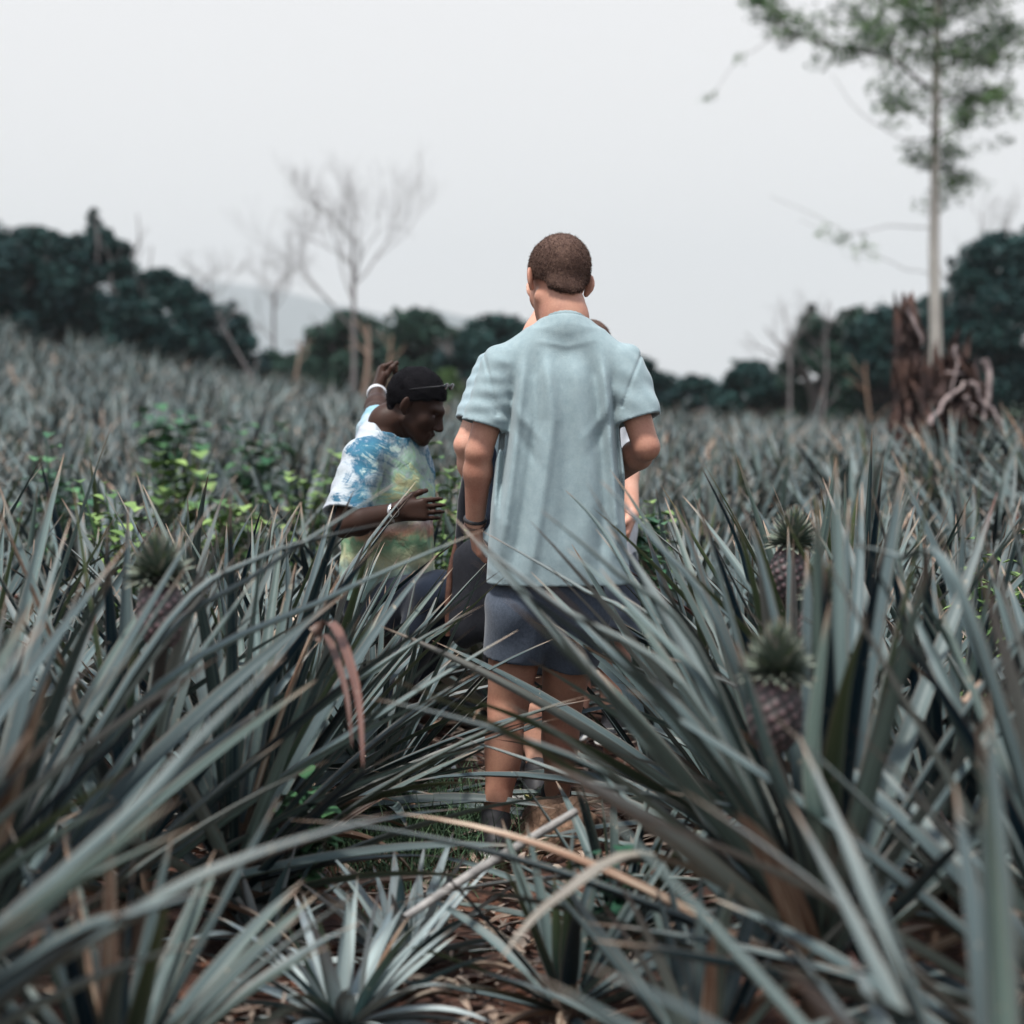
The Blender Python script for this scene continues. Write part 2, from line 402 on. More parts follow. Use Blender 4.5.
pole('pale brown dead sapling beside the tall bare tree', 362, 388, 368, 325, 44, .085, M_bark_warm)
pole('reddish dead sapling right of the tall bare tree', 391, 385, 390, 335, 46, .055, M_bark_brown)
pole('tan dead sapling below the slender bare tree', 292, 385, 298, 340, 44, .055, M_bark_warm)
pole('long slanting thin dead trunk at the left clump edge', 270, 388, 218, 308, 43, .036, M_bark_grey)
pole('thin pale dead trunk left of the rotten stump', 826, 415, 824, 335, 40, .038, M_bark_grey)
pole('thin crooked dead trunk just left of the rotten stump', 866, 412, 868, 362, 38, .04, M_bark_brown)

# tall slender tree on the right, pale trunk, leaves high up
Y = 38
base = at(936, 400, Y); gz = float(terrain(base[0], Y)) - .1
root = empty('tall_slender_tree', (base[0], Y, gz)); tag(root, 'tall slender tree with pale straight trunk rising above the stump', 'tree')
org = np.array([base[0], Y, gz])
def T(px, py, dy=0): return at(px, py, Y + dy) - org
t = Acc()
tube(t, [np.array([0, 0, 0]), T(936, 345), T(934, 250), T(935, 170), T(936, 90), T(937, 20), T(938, -60), T(938, -110)], [.125, .108, .095, .082, .075, .06, .04, .02], 10)
link('trunk', t.mesh('trunk', M_bark_pale), root)
t = Acc(); c = Acc(); rng = np.random.default_rng(3)
limbs = [  # px polyline, leaf density, start radius
    ([(936, 95), (900, 62), (870, 52), (835, 48), (800, 38), (775, 20), (762, 0), (768, -14)], 1.0, .045, 1),
    ([(936, 60), (905, 48), (880, 38), (862, 20)], .8, .035, 2),
    ([(937, 70), (965, 58), (990, 50), (1012, 60)], 1.0, .035, -1), ([(937, 100), (962, 98), (985, 96), (1003, 100)], .9, .03, 1),
    ([(936, 135), (960, 122), (985, 98)], .5, .025, -2), ([(936, 130), (915, 108), (890, 98), (884, 104)], .5, .02, -1),
    ([(936, 30), (955, 10), (975, -5), (985, -20)], 1.2, .035, 2), ([(936, 40), (915, 22), (900, 2), (890, -20)], 1.2, .035, -2),
    ([(937, 10), (930, -30), (915, -60)], 1.5, .03, 1), ([(937, 5), (960, -30), (985, -55)], 1.5, .03, -1),
    ([(934, 138), (900, 138), (870, 122), (848, 104), (832, 75)], .0, .014, 0),
    ([(934, 228), (890, 226), (850, 234), (815, 215), (770, 196)], .0, .012, 0), ([(933, 275), (905, 268), (880, 258), (840, 240), (800, 220)], .12, .010, .5),
    ([(935, 185), (950, 170), (962, 175), (968, 185)], .5, .014, .5), ([(935, 165), (946, 150), (960, 148)], .3, .012, -.5),
    ([(935, 160), (922, 157), (915, 160)], .4, .010, .2), ([(935, 200), (946, 199), (953, 201)], .3, .010, .2),
    ([(800, 38), (770, 42), (740, 58), (722, 78), (708, 98)], .0, .010, 0), ([(835, 48), (820, 26), (850, 8), (880, 4)], .25, .012, 0),
    ([(937, 50), (975, 30), (1010, 30), (1035, 50)], .8, .03, 1), ([(960, 60), (985, 75), (1000, 120), (994, 128)], .3, .012, 0)]
for pts, dens, r0, dy in limbs:
    P = [T(p[0], p[1], dy * i / (len(pts) - 1)) for i, p in enumerate(pts)]
    # resample with a little wander
    Q = []
    for i in range(len(P) - 1):
        for u in (0, .5): Q.append(P[i] * (1 - u) + P[i + 1] * u + rng.normal(0, .02, 3) * (i + u > 0))
    Q.append(P[-1]); Q = np.array(Q)
    tube(t, Q, np.linspace(r0, max(.004, r0 * .25), len(Q)), 5, cap=False)
    if dens > 0:
        n = max(2, int(32 * dens * len(pts) / 4))
        f = rng.uniform(.25, 1, n) * (len(Q) - 1); i = np.minimum(f.astype(int), len(Q) - 2); u = (f - i)[:, None]
        C = Q[i] * (1 - u) + Q[i + 1] * u + rng.normal(0, .16, (n, 3))
        leaf_cloud(c, C, rng.uniform(.18, .42, n), 34, .050, rng, .55)
for px, py in ((708, 98), (737, 60)):
    leaf_cloud(c, np.array([T(px, py), T(px + 4, py - 3)]), np.array([.17, .14]), 14, .05, rng)
leaf_cloud(c, np.array([T(935 + rng.normal(0, 26), 45 + rng.normal(0, 26), rng.normal(0, .5)) for _ in range(42)]), rng.uniform(.25, .5, 42), 40, .055, rng)
leaf_cloud(c, np.array([T(935 + rng.normal(0, 45), -60 + rng.normal(0, 35), rng.normal(0, .8)) for _ in range(90)]), rng.uniform(.2, .4, 90), 44, .055, rng)
link('branches', t.mesh('branches', M_bark_grey), root)
link('crown', c.mesh('crown', M_tree_light, smooth=False), root)

# ================================================================== PINEAPPLE PLANTS
def leaves(acc, O, az, e0, bend, L, W, rng, segs=9, nw=4, tone=None, dead=None, chan=.32, curl=.13, power=1.5):
    """a batch of sword-shaped channelled leaves"""
    n = len(az)
    t = np.linspace(0, 1, segs + 1)
    th = e0[:, None] - bend[:, None] * t[None] ** power
    azt = az[:, None] + (rng.normal(0, curl, n))[:, None] * t[None] ** 1.5
    ds = (L / segs)[:, None]
    dx = np.cos(th) * np.cos(azt) * ds; dy = np.cos(th) * np.sin(azt) * ds; dz = np.sin(th) * ds
    P = np.zeros((n, segs + 1, 3)); P[:, 1:, 0] = np.cumsum(dx[:, :-1], 1); P[:, 1:, 1] = np.cumsum(dy[:, :-1], 1); P[:, 1:, 2] = np.cumsum(dz[:, :-1], 1)
    P += O[:, None]
    side = np.stack([-np.sin(azt), np.cos(azt), 0 * azt], -1)
    nor = np.stack([-np.sin(th) * np.cos(azt), -np.sin(th) * np.sin(azt), np.cos(th)], -1)
    tw = (rng.normal(0, .45, n))[:, None] * t[None]
    s2 = side * np.cos(tw)[..., None] + nor * np.sin(tw)[..., None]
    n2 = nor * np.cos(tw)[..., None] - side * np.sin(tw)[..., None]
    strips(acc, P, s2, n2, W, t, tone if tone is not None else rng.uniform(0, 1, n), dead if dead is not None else np.zeros(n), nw, chan)
def strips(acc, P, s2, n2, W, t, tone, dead, nw, chan):
    n, S = P.shape[:2]
    wt = np.minimum(1, .72 + 1.3 * t) * np.clip(1 - t ** 2.1, 0, 1) ** .85
    wt[-1] = .02
    u = np.linspace(-1, 1, nw + 1)
    ww = W[:, None] * wt[None] * .5
    V = P[:, :, None] + s2[:, :, None] * (ww[:, :, None] * u)[..., None] + n2[:, :, None] * (ww[:, :, None] * (np.abs(u) ** 1.4) * chan * 2)[..., None]
    base = grid_quads(S - 1, nw)
    Q = (base[None] + (np.arange(n) * S * (nw + 1))[:, None, None]).reshape(-1, 4)
    A = np.zeros((n, S, nw + 1, 4)); A[..., 0] = t[None, :, None]; A[..., 1] = tone[:, None, None]; A[..., 2] = dead[:, None, None]; A[..., 3] = (u * .5 + .5)
    acc.add(V.reshape(-1, 3), Q, A.reshape(-1, 4))
def leaf_path(acc, pts, W, tone=.5, dead=0, segs=14, nw=4, chan=.3):
    """one leaf along a smooth curve through given points"""
    P = np.asarray(pts, float); k = len(P)
    u = np.linspace(0, k - 1, segs + 1)
    out = []
    for v in u:
        i = min(int(v), k - 2); f = v - i
        p0, p1, p2, p3 = P[max(i - 1, 0)], P[i], P[i + 1], P[min(i + 2, k - 1)]
        out.append(.5 * ((2 * p1) + (-p0 + p2) * f + (2 * p0 - 5 * p1 + 4 * p2 - p3) * f * f + (-p0 + 3 * p1 - 3 * p2 + p3) * f ** 3))
    C = np.array(out); Tn = np.gradient(C, axis=0); Tn /= np.linalg.norm(Tn, axis=1, keepdims=True)
    h = C[-1] - C[0]; az = math.atan2(h[1], h[0]); side = np.array([-sin(az), cos(az), 0.])
    s = side - Tn * (Tn @ side)[:, None]; s /= np.linalg.norm(s, axis=1, keepdims=True); n_ = np.cross(Tn, s)
    if n_[len(n_) // 3][2] < 0: n_ = -n_
    strips(acc, C[None], s[None], n_[None], np.array([W]), np.linspace(0, 1, segs + 1), np.array([tone]), np.array([float(dead)]), nw, chan)

def rosette(acc, seed, n=44, L=.85, W=.045, segs=9, nw=4, emin=5, emax=84, h=.26, dead_n=5, lean=(0, 0), o=(0, 0, 0), tone_shift=0, bk=.75, avoid=None):
    rng = np.random.default_rng(seed)
    k = np.arange(n); f = k / (n - 1.)                          # 0 outermost, 1 heart
    az = k * 2.39996 + rng.normal(0, .25, n)
    e0 = np.radians(emin + (emax - emin) * f ** 1.0 + rng.normal(0, 6, n))
    Ls = L * (.72 + .38 * np.sin(pi * np.clip(f * .85 + .12, 0, 1))) * rng.uniform(.82, 1.14, n)
    bend = np.radians(np.clip(34 - 26 * f + rng.normal(0, 13, n), -4, 75)) * bk
    O = np.stack([.035 * np.cos(az), .035 * np.sin(az), h * (.25 + .75 * f)], -1)
    Ws = W * rng.uniform(.8, 1.15, n) * (1 - .25 * f)
    # leaning plants: turn every direction a little towards the lean
    ld = np.array(lean)
    dx = np.cos(e0) * np.cos(az) + ld[0]; dy = np.cos(e0) * np.sin(az) + ld[1]; dz = np.sin(e0)
    az = np.arctan2(dy, dx); e0 = np.arctan2(dz, np.hypot(dx, dy))
    if avoid is not None:      # leaves over the trodden path stand up
        dd = np.abs((az - avoid + pi) % (2 * pi) - pi) < 1.25
        e0 = np.where(dd, np.maximum(e0, np.radians(rng.uniform(36, 60, n))), e0)
    tone = np.clip(rng.uniform(0, 1, n) + tone_shift, 0, 1)
    dead = (rng.uniform(0, 1, n) < .025).astype(float)
    leaves(acc, O + np.array(o), az, e0, bend, Ls, Ws, rng, segs, nw, tone, dead)
    if dead_n:                                                  # dry leaves hanging at the foot
        az = rng.uniform(0, 2 * pi, dead_n)
        leaves(acc, np.stack([.04 * np.cos(az), .04 * np.sin(az), np.full(dead_n, h * .4)], -1) + np.array(o), az, rng.uniform(-.1, .5, dead_n), rng.uniform(.7, 1.5, dead_n),
               L * rng.uniform(.4, .7, dead_n), W * rng.uniform(.5, .8, dead_n), rng, segs, nw, None, rng.uniform(.7, 1, dead_n), .5)
    # stem
    tube(acc, [(o[0], o[1], o[2] - .08), (o[0], o[1], o[2] + h * .5), (o[0], o[1], o[2] + h)], [.045, .04, .02], 7, (.2, .3, .6, .5), cap=False)

# fruit: ovoid body with spirally set eyes, and a dense leafy crown
def fruit_mesh(seed, length=.15, rad=.052, matl=None):
    rng = np.random.default_rng(seed)
    nu, nv = 72, 64
    th = np.linspace(0, 2 * pi, nu + 1); v = np.linspace(0, 1, nv + 1)
    TH, VV = np.meshgrid(th, v)
    prof = np.sin(pi * np.clip(VV * .94 + .03, 0, 1)) ** .45
    ne = 104; ek = np.arange(ne); ev = (ek + .5) / ne; ea = ek * 2.39996
    d = np.full(TH.shape, 9.)
    for a_, v_ in zip(ea, ev):
        da = (TH - a_ + pi) % (2 * pi) - pi
        d = np.minimum(d, np.hypot(da * rad * prof, (VV - v_) * length))
    hgt = np.clip(1 - d / .0095, 0, 1)
    r = rad * prof + .0045 * hgt ** .6
    V = np.stack([r * np.cos(TH), r * np.sin(TH), VV * length], -1).reshape(-1, 3)
    A = np.zeros((len(V), 4)); A[:, 0] = hgt.ravel(); A[:, 1] = VV.ravel()
    return make_mesh('pineapple_fruit', V, grid_quads(nv, nu), matl, {'info': A})
m, nt, b = mat('pineapple_skin')
a = nt.nodes.new('ShaderNodeAttribute'); a.attribute_name = 'info'; sep = nt.nodes.new('ShaderNodeSeparateColor'); nt.links.new(a.outputs['Color'], sep.inputs[0])
c = ramp(nt, sep.outputs[0], [(.05, (.022, .014, .02)), (.35, (.085, .035, .045)), (.65, (.12, .06, .075)), (.9, (.30, .22, .22))])
c = mixc(nt, mth(nt, 'MULTIPLY', noise(nt, 20, coords(nt)), .5), c, (.09, .10, .08))
nt.links.new(c, b.inputs['Base Color']); b.inputs['Roughness'].default_value = .55
M_fruit = m
def crown_mesh(seed, n=200, L=.086, W=.017, dome=1.0):
    acc = Acc(); rng = np.random.default_rng(seed); k = np.arange(n); f = k / (n - 1.)
    az = k * 2.39996
    leaves(acc, np.stack([.016 * np.cos(az) * (1 - f), .016 * np.sin(az) * (1 - f), .03 * f], -1), az, np.radians(-12 + 98 * f), np.radians(8 - 22 * f), L * (.72 + .28 * f) * rng.uniform(.85, 1.1, n), np.full(n, W) * (1 - .3 * f), rng, 5, 2, None, None, .3, .1)
    return acc.mesh('fruit_crown', M_crown)
FR = fruit_mesh(1, matl=M_fruit); CR = crown_mesh(2)
def add_fruit(root, loc, s=1.0, tilt=(0, 0), stalk_from=None):
    if stalk_from is not None:
        t = Acc(); tube(t, [np.array(stalk_from), np.array(loc) + (0, 0, .01)], [.016, .014], 8, (.3, .4, .2, .5)); link('fruit_stalk', t.mesh('fruit_stalk', M_leaf), root)
    f = link('pineapple_fruit', FR, root, loc); f.scale = (s, s, s); f.rotation_euler = (tilt[0], tilt[1], 0)
    c = link('fruit_crown', CR, f, (0, 0, .146))
    return f

placed = []      # (x, y, radius) taken by hand-placed plants
def hero(label, x, y, seed, L=.95, n=48, W=.046, lean=(0, 0), extra=(), fruit=None, h=.30, emin=14, emax=84, segs=12, tone=0, group=None, dz=0, bk=.52, avoid=None):
    z = float(terrain(x, y)) + dz
    W = W * 1.12; acc = Acc(); rosette(acc, seed, n, L, W, segs, 4, emin, emax, h, 6, lean, (0, 0, 0), tone, bk, avoid)
    for e in extra:            # explicit leaves: list of world points, width, tone, dead
        pts = [np.array([0, 0, h * .6])] + [np.asarray(p) - np.array([x, y, z]) for p in e[0]]
        if len(e) > 4: pts = pts[1:]
        leaf_path(acc, pts, e[1], e[2], e[3])
    me = acc.mesh('leaves', M_leaf)
    if fruit is None and True:
        me.name = 'pineapple_plant'; root = link('pineapple_plant', me, None, (x, y, z))
    else:
        root = empty('pineapple_plant', (x, y, z)); link('leaves', me, root)
        loc, s, tilt = fruit; loc = np.asarray(loc) - np.array([x, y, z])
        add_fruit(root, tuple(loc), s, tilt, (0, 0, h * .8))
    tag(root, label, 'plant', group); placed.append((x, y, .38))
    return root

G_near = 'large pineapple plants lining the path'
# right of the path
hero('big pineapple plant with blurred crowned fruit, right foreground', .60, 4.1, 101, .98, 44, .056, (-.06, .10),
     [([at(640, 800, 4.0), at(500, 735, 4.0), at(368, 698, 4.1)], .050, .45, 0),
      ([at(690, 700, 4.0), at(560, 610, 4.1), at(462, 530, 4.25)], .046, .85, 0),
      ([at(700, 660, 4.1), at(610, 570, 4.1), at(540, 510, 4.2)], .040, .6, 0),
      ([at(720, 640, 4.1), at(650, 540, 4.15), at(600, 480, 4.3)], .040, .3, 0),
      ([at(700, 760, 3.9), at(610, 660, 3.95), at(470, 560, 4.0)], .048, .5, 0),
      ([at(640, 800, 3.9), at(570, 745, 3.9), at(500, 700, 4.0)], .046, .7, 0),
      ([at(660, 860, 3.8), at(560, 900, 3.7), at(500, 960, 3.6)], .044, .7, .4),
      ([at(720, 720, 4.1), at(640, 620, 4.2), at(566, 548, 4.4)], .044, .75, 0),
      ([at(700, 740, 4.1), at(620, 665, 4.2), at(545, 590, 4.4)], .046, .35, 0),
      ([at(680, 790, 4.0), at(620, 720, 4.1), at(575, 640, 4.2)], .044, .62, 0),
      ([at(690, 820, 3.95), at(610, 790, 3.95), at(520, 770, 4.0)], .044, .4, 0),
      ([at(800, 850, 3.85), at(768, 760, 3.8), at(735, 640, 3.8)], .048, .45, 0), ([at(820, 850, 3.85), at(812, 750, 3.8), at(830, 600, 3.8)], .05, .7, 0)],
     fruit=(at(773, 752, 4.0), .98, (0, .04)), h=.34, group=G_near)
hero('pineapple plant at the bottom right corner, nearest the camera', .66, 2.75, 102, .70, 34, .050, (.0, .1), h=.22, emin=18, tone=.1, group=G_near)
hero('pineapple plant at the right edge behind the corner plant', 1.02, 3.7, 103, .92, 42, .054, (-.1, .1),
     [([at(960, 600, 3.6), at(900, 560, 3.8), at(850, 545, 4.0)], .04, .5, 0)], group=G_near)
hero('pineapple plant with a purple fruit standing right of the man', .90, 5.7, 104, .92, 40, .050, (-.1, 0),
     [([at(760, 620, 5.6), at(735, 540, 5.6), at(700, 465, 5.6)], .04, .2, 0), ([at(800, 620, 5.6), at(822, 540, 5.6), at(836, 458, 5.6)], .042, .55, 0)],
     fruit=(at(786, 600, 5.5), .95, (0, .1)), group=G_near)
hero('pineapple plant with a small fruit behind the crowned one', 1.02, 5.0, 105, .9, 40, .050, (0, 0), fruit=(at(812, 650, 4.85), .8, (0, .2)), group=G_near)
hero('pineapple plant reaching over the standing man’s shorts', .66, 5.15, 106, .92, 40, .048, (-.22, -.05),
     [([at(640, 600, 5.2), at(600, 530, 5.3), at(565, 490, 5.35)], .036, .7, 0), ([at(650, 640, 5.2), at(580, 590, 5.3), at(480, 530, 5.5)], .036, .85, 0)], group=G_near)
hero('pineapple plant spreading low beside the path bottom', .36, 3.95, 107, .44, 30, .042, (-.02, 0), h=.12, emin=0, group=G_near)
hero('pineapple plant with a browned leaf at the right edge', 1.22, 4.55, 108, .92, 40, .052, (0, 0),
     [([at(1000, 700, 4.4), at(960, 705, 4.3), at(900, 655, 4.3)], .038, .5, .9)], group=G_near)
hero('low dark pineapple plant at the bottom right of the path', .12, 4.55, 125, .38, 30, .036, (.05, 0), h=.1, emin=4, tone=-.25, group=G_near)
hero('low dark pineapple plant right of the pale stalk', .27, 5.15, 126, .42, 32, .036, (.05, 0), h=.12, emin=4, tone=-.2, group=G_near)
hero('low pineapple plant tucked behind the standing man’s right leg', .46, 6.75, 123, .55, 36, .040, (0, 0), h=.15, emin=2, group=G_near)
hero('low pineapple plant in front of the crouching man’s legs', -.42, 6.6, 124, .80, 44, .040, (.05, -.05), h=.15, emin=4, group=G_near)
hero('pineapple plant right of the standing man’s elbow', 1.05, 6.6, 109, .92, 40, .046, (-.1, 0), group=G_near)
hero('pineapple plant close behind the standing man on the right', .78, 7.1, 110, .66, 38, .042, (0, 0), group=G_near)
# left of the path
hero('large blurred pineapple plant at the bottom left corner', -1.12, 2.95, 111, .80, 38, .064, (.06, .22),
     [([at(120, 930, 3.1), at(250, 862, 3.15), at(392, 815, 3.3)], .058, .88, 0),
      ([at(100, 850, 3.1), at(200, 745, 3.2), at(285, 655, 3.3)], .054, .5, 0),
      ([at(40, 960, 3.0), at(130, 920, 3.0), at(215, 890, 3.1)], .052, .4, 0)], h=.34, group=G_near, avoid=-.3)
hero('pineapple plant sending long leaves past the crouching man', -1.08, 4.2, 112, .86, 40, .056, (.10, .2),
     [([at(150, 700, 4.3), at(330, 600, 4.5), at(484, 530, 4.8)], .046, .8, 0),
      ([at(150, 660, 4.3), at(260, 575, 4.4), at(408, 476, 4.6)], .042, .55, 0),
      ([at(160, 640, 4.3), at(260, 560, 4.4), at(400, 520, 4.6)], .042, .4, 0)], h=.36, group=G_near, avoid=-.2)
hero('pineapple plant with a dark crowned fruit at left', -.88, 4.95, 113, .90, 40, .050, (.08, .1),
     fruit=(at(163, 648, 4.6), 1.0, (0, -.05)), h=.34, group=G_near)
hero('pineapple plant at the left edge beside the corner plant', -1.30, 3.65, 114, .90, 40, .058, (.1, .1), group=G_near, avoid=-.2)
hero('pineapple plant with hanging red-brown dead leaves by the path', -.66, 5.1, 115, .78, 42, .048, (.12, .10),
     [([at(316, 640, 4.6), at(328, 640, 4.6), at(345, 690, 4.42), at(352, 748, 4.35)], .020, .97, .8, 1),
      ([at(312, 632, 4.6), at(334, 628, 4.6), at(356, 690, 4.40), at(363, 768, 4.25)], .028, .98, .85, 1)], group=G_near)
hero('dense pineapple plant in shade left of the standing man’s leg', -.62, 6.25, 116, .78, 44, .046, (.2, .1), group=G_near)
hero('pineapple plant below the crouching man’s elbow', -.86, 6.6, 117, .86, 40, .046, (.1, 0), group=G_near)
hero('pineapple plant left of the crouching man’s back', -1.12, 7.3, 118, .82, 38, .044, (0, 0), group=G_near)
hero('pineapple plant with stubby leaves beside the bottom left path', -.70, 3.65, 119, .52, 40, .044, (.0, 0), h=.12, emin=0, group=G_near, avoid=0, tone=-.2)
hero('upright pineapple plant between the men and the left row', -.66, 5.7, 120, .86, 38, .044, (.15, .1), emin=24, group=G_near)
hero('pineapple plant at the left edge, middle of the row', -1.35, 5.2, 121, .95, 42, .050, (.1, 0), group=G_near)

# field: about 280 individual plants nearest the camera, the rest one mass
VAR = []
for i in range(7):
    acc = Acc(); rosette(acc, 300 + i, 27 + i % 3 * 3, .80, .060, 8, 2, 4, 78, .22, 5)
    VAR.append(acc.mesh('pineapple_plant', M_leaf))
rng = np.random.default_rng(77)
spots = []
y = 3.3; row = 0
while y < 46:
    sp = .63
    hw = .36 * y + 3.0
    for x in np.arange(-hw - (row % 2) * sp / 2, hw, sp):
        xx = x + rng.normal(0, .09); yy = y + rng.normal(0, .09)
        spots.append((xx, yy))
    y += .57; row += 1
people_spots = [(.13, 6.2, .42), (-.42, 7.35, .42), (.08, 7.0, .36), (.30, 7.7, .36)]
keep = []
for (x, y) in spots:
    if y < 8.4 and abs(x + .05) < (.60 if y < 6.4 else .42): continue
    if abs(x) > .36 * y + 2.6: continue
    if any((x - p[0]) ** 2 + (y - p[1]) ** 2 < (p[2] + .02) ** 2 for p in placed): continue
    if any((x - p[0]) ** 2 + (y - p[1]) ** 2 < (p[2]) ** 2 for p in people_spots): continue
    keep.append((x, y))
keep.sort(key=lambda p: p[0] ** 2 + p[1] ** 2 + (1e6 if abs(p[0]) > .245 * p[1] + .5 else 0))
N_IND = 270
first = {}
for i, (x, y) in enumerate(keep[:N_IND]):
    me = VAR[rng.integers(0, len(VAR))]
    o = link('pineapple_plant', me, None, (x, y, float(terrain(x, y)) - .01))
    o.rotation_euler = (rng.normal(0, .22), rng.normal(0, .22), rng.uniform(0, 2 * pi)); s = rng.uniform(.85, 1.15); o.scale = (s, s, s * rng.uniform(.9, 1.08))
    if x < -.5: tag(o, 'grey-green pineapple plant in the field left of the people', 'plant', 'field plants left of the people')
    else: tag(o, 'grey-green pineapple plant in the field right of the people', 'plant', 'field plants right of the people')
# the rest of the field as one mass
lowV = []
for i in range(6):
    a_ = Acc(); rosette(a_, 400 + i, 19, .76, .070, 5, 1, 4, 76, .2, 0)
    lowV.append((np.concatenate(a_.V), np.concatenate(a_.Q), np.concatenate(a_.A)))
acc = Acc()
for (x, y) in keep[N_IND:]:
    V, Q, A = lowV[rng.integers(0, 6)]
    s = rng.uniform(.8, 1.2); a = rng.uniform(0, 2 * pi); ca, sa = cos(a) * s, sin(a) * s
    W_ = np.stack([V[:, 0] * ca - V[:, 1] * sa + x, V[:, 0] * sa + V[:, 1] * ca + y, V[:, 2] * s * rng.uniform(.9, 1.15) + float(terrain(x, y))], -1)
    A = A.copy(); A[:, 1] = np.clip(A[:, 1] * .9 + rng.uniform(-.15, .25), .17, .79 + .21 * (rng.uniform() < .2))
    acc.add(W_, Q, A)
tag(link('distant_pineapple_field', acc.mesh('distant_pineapple_field', M_leaf)), 'mass of grey-green pineapple plants reaching to the trees', 'pineapple field', None, 'stuff')

# young rosettes on the path
def young(label, px, py, seed, L, n, s_em=8, lean=(0, 0)):
    p = ground_at(px, py); acc = Acc()
    rosette(acc, seed, n, L, .042, 9, 4, s_em, 82, .05, 0, lean)
    o = link('pineapple_sucker', acc.mesh('pineapple_sucker', M_young), None, (p[0], p[1], float(terrain(p[0], p[1])) + .01))
    tag(o, label, 'plant', 'silvery young pineapple suckers on the path')
young('large silvery young rosette upright at the bottom of the path', 405, 975, 31, .28, 36, 16, (.03, .1))
young('flat-lying silvery pineapple rosette at the bottom edge', 345, 1040, 32, .32, 44, 2, (.05, .0))
young('silvery rosette half hidden under the left plants', 262, 965, 34, .26, 30, 4)

# ------------------------------------------------------------------ stump
rng = np.random.default_rng(9)
Y = 19.0
pb = at(943, 430, Y); gz = float(terrain(pb[0], Y)) - .05
root = empty('rotten_stump', (pb[0], Y, gz)); tag(root, 'jagged reddish-brown rotten tree stump with two peaks', 'stump')
def S(px, py, dy=0): return at(px, py, Y + dy) - np.array([pb[0], Y, gz])
def jagged(outline_l, outline_r, tops, depth, seed, nu=44, nv=34):
    """hollow shell of rotten wood: ring sections between left and right outline, ragged rim"""
    r_ = np.random.default_rng(seed)
    zs = np.linspace(0, 1, nv + 1)
    V = []
    ph = r_.uniform(0, 6, 8)
    for j, v in enumerate(zs):
        for i in range(nu + 1):
            a = i / nu * 2 * pi
            xl = np.interp(v, [0, .5, 1], outline_l); xr = np.interp(v, [0, .5, 1], outline_r)
            cx, rx = (xl + xr) / 2, (xr - xl) / 2
            fl = 1 + .10 * sin(5 * a + ph[0]) + .07 * sin(9 * a + ph[1] + v * 2) + .05 * sin(17 * a + ph[2] - v * 3) + .04 * sin(v * 19 + a * 3)
            ca, sa = cos(a), sin(a)
            top = np.interp(ca, [-1, -.5, 0, .5, 1], tops) * (1 + .08 * sin(13 * a + ph[3]) + .06 * sin(23 * a + ph[4]))
            V.append((cx + rx * fl * ca, depth * fl * sa, v * top))
    V = np.array(V); V = V + r_.normal(0, .022, V.shape) * np.array([1, 1, .8]); V[:, 0] += .05 * np.sin(V[:, 2] * 11 + V[:, 0] * 7 + ph[5]); V[:, 1] += .05 * np.sin(V[:, 2] * 9 + V[:, 0] * 15 + ph[6])
    return V, grid_quads(nv, nu)
m, nt, b = mat('rotten_wood')
v = coords(nt, (1, 1, .35)); n1 = noise(nt, 5, v, 7, .7); n2 = noise(nt, 2.2, coords(nt), 4)
c = ramp(nt, n1, [(.34, (.018, .009, .010)), (.5, (.04, .022, .020)), (.63, (.075, .047, .042)), (.78, (.20, .16, .15))])
c = mixc(nt, ramp(nt, n2, [(.45, (0, 0, 0)), (.62, (.7, .7, .7))]), c, (.105, .050, .034))
nt.links.new(c, b.inputs['Base Color']); b.inputs['Roughness'].default_value = .95; bump(nt, b, n1, 1.0, .06)
acc = Acc()
x_l, x_r = S(893, 400)[0], S(940, 400)[0]; zt = S(905, 300)[2]
zt *= .86
acc.add(*jagged([x_l - .06, x_l + .01, (x_l + x_r) / 2 - .13], [x_r + .06, x_r + .0, (x_l + x_r) / 2 - .02], [zt * .95, zt * 1.1, zt * 1.12, zt * .85, zt * .55], .22, 1))
x_l2, x_r2 = S(928, 400)[0], S(990, 400)[0]; zt2 = S(950, 352)[2] * 1.0
acc.add(*jagged([x_l2, x_l2 + .02, x_l2 + .06], [x_r2, x_r2 - .03, x_r2 - .10], [zt2 * .86, zt2 * .9, zt2 * 1.02, zt2 * .95, zt2 * .8], .24, 2))
for k in range(150):        # splinters and torn fibres standing out of the rotten wood
    a = rng.uniform(0, 2 * pi); left = rng.uniform() < .5
    cx_, rx_ = ((x_l + x_r) / 2, (x_r - x_l) / 2) if left else ((x_l2 + x_r2) / 2, (x_r2 - x_l2) / 2)
    top_ = (zt if left else zt2) * rng.uniform(.25, .98); rr = rng.uniform(.75, 1.08) * (1 - .35 * top_ / zt)
    p0 = np.array([cx_ + rx_ * rr * cos(a), .24 * rr * sin(a), top_ - rng.uniform(.15, .5)]); p1 = np.array([p0[0] + rng.normal(0, .03), p0[1] + rng.normal(0, .03), top_ + rng.uniform(0, .08)])
    tube(acc, [p0, (p0 + p1) / 2 + rng.normal(0, .012, 3), p1], [rng.uniform(.012, .035), rng.uniform(.012, .03), .003], 5, cap=False)
link('stump_wood', acc.mesh('stump_wood', m), root)
M_deadwood = simple('pale_deadwood', (.20, .15, .15), (.48, .40, .38), 14, .9, .5, .01, (1, 1, 1))
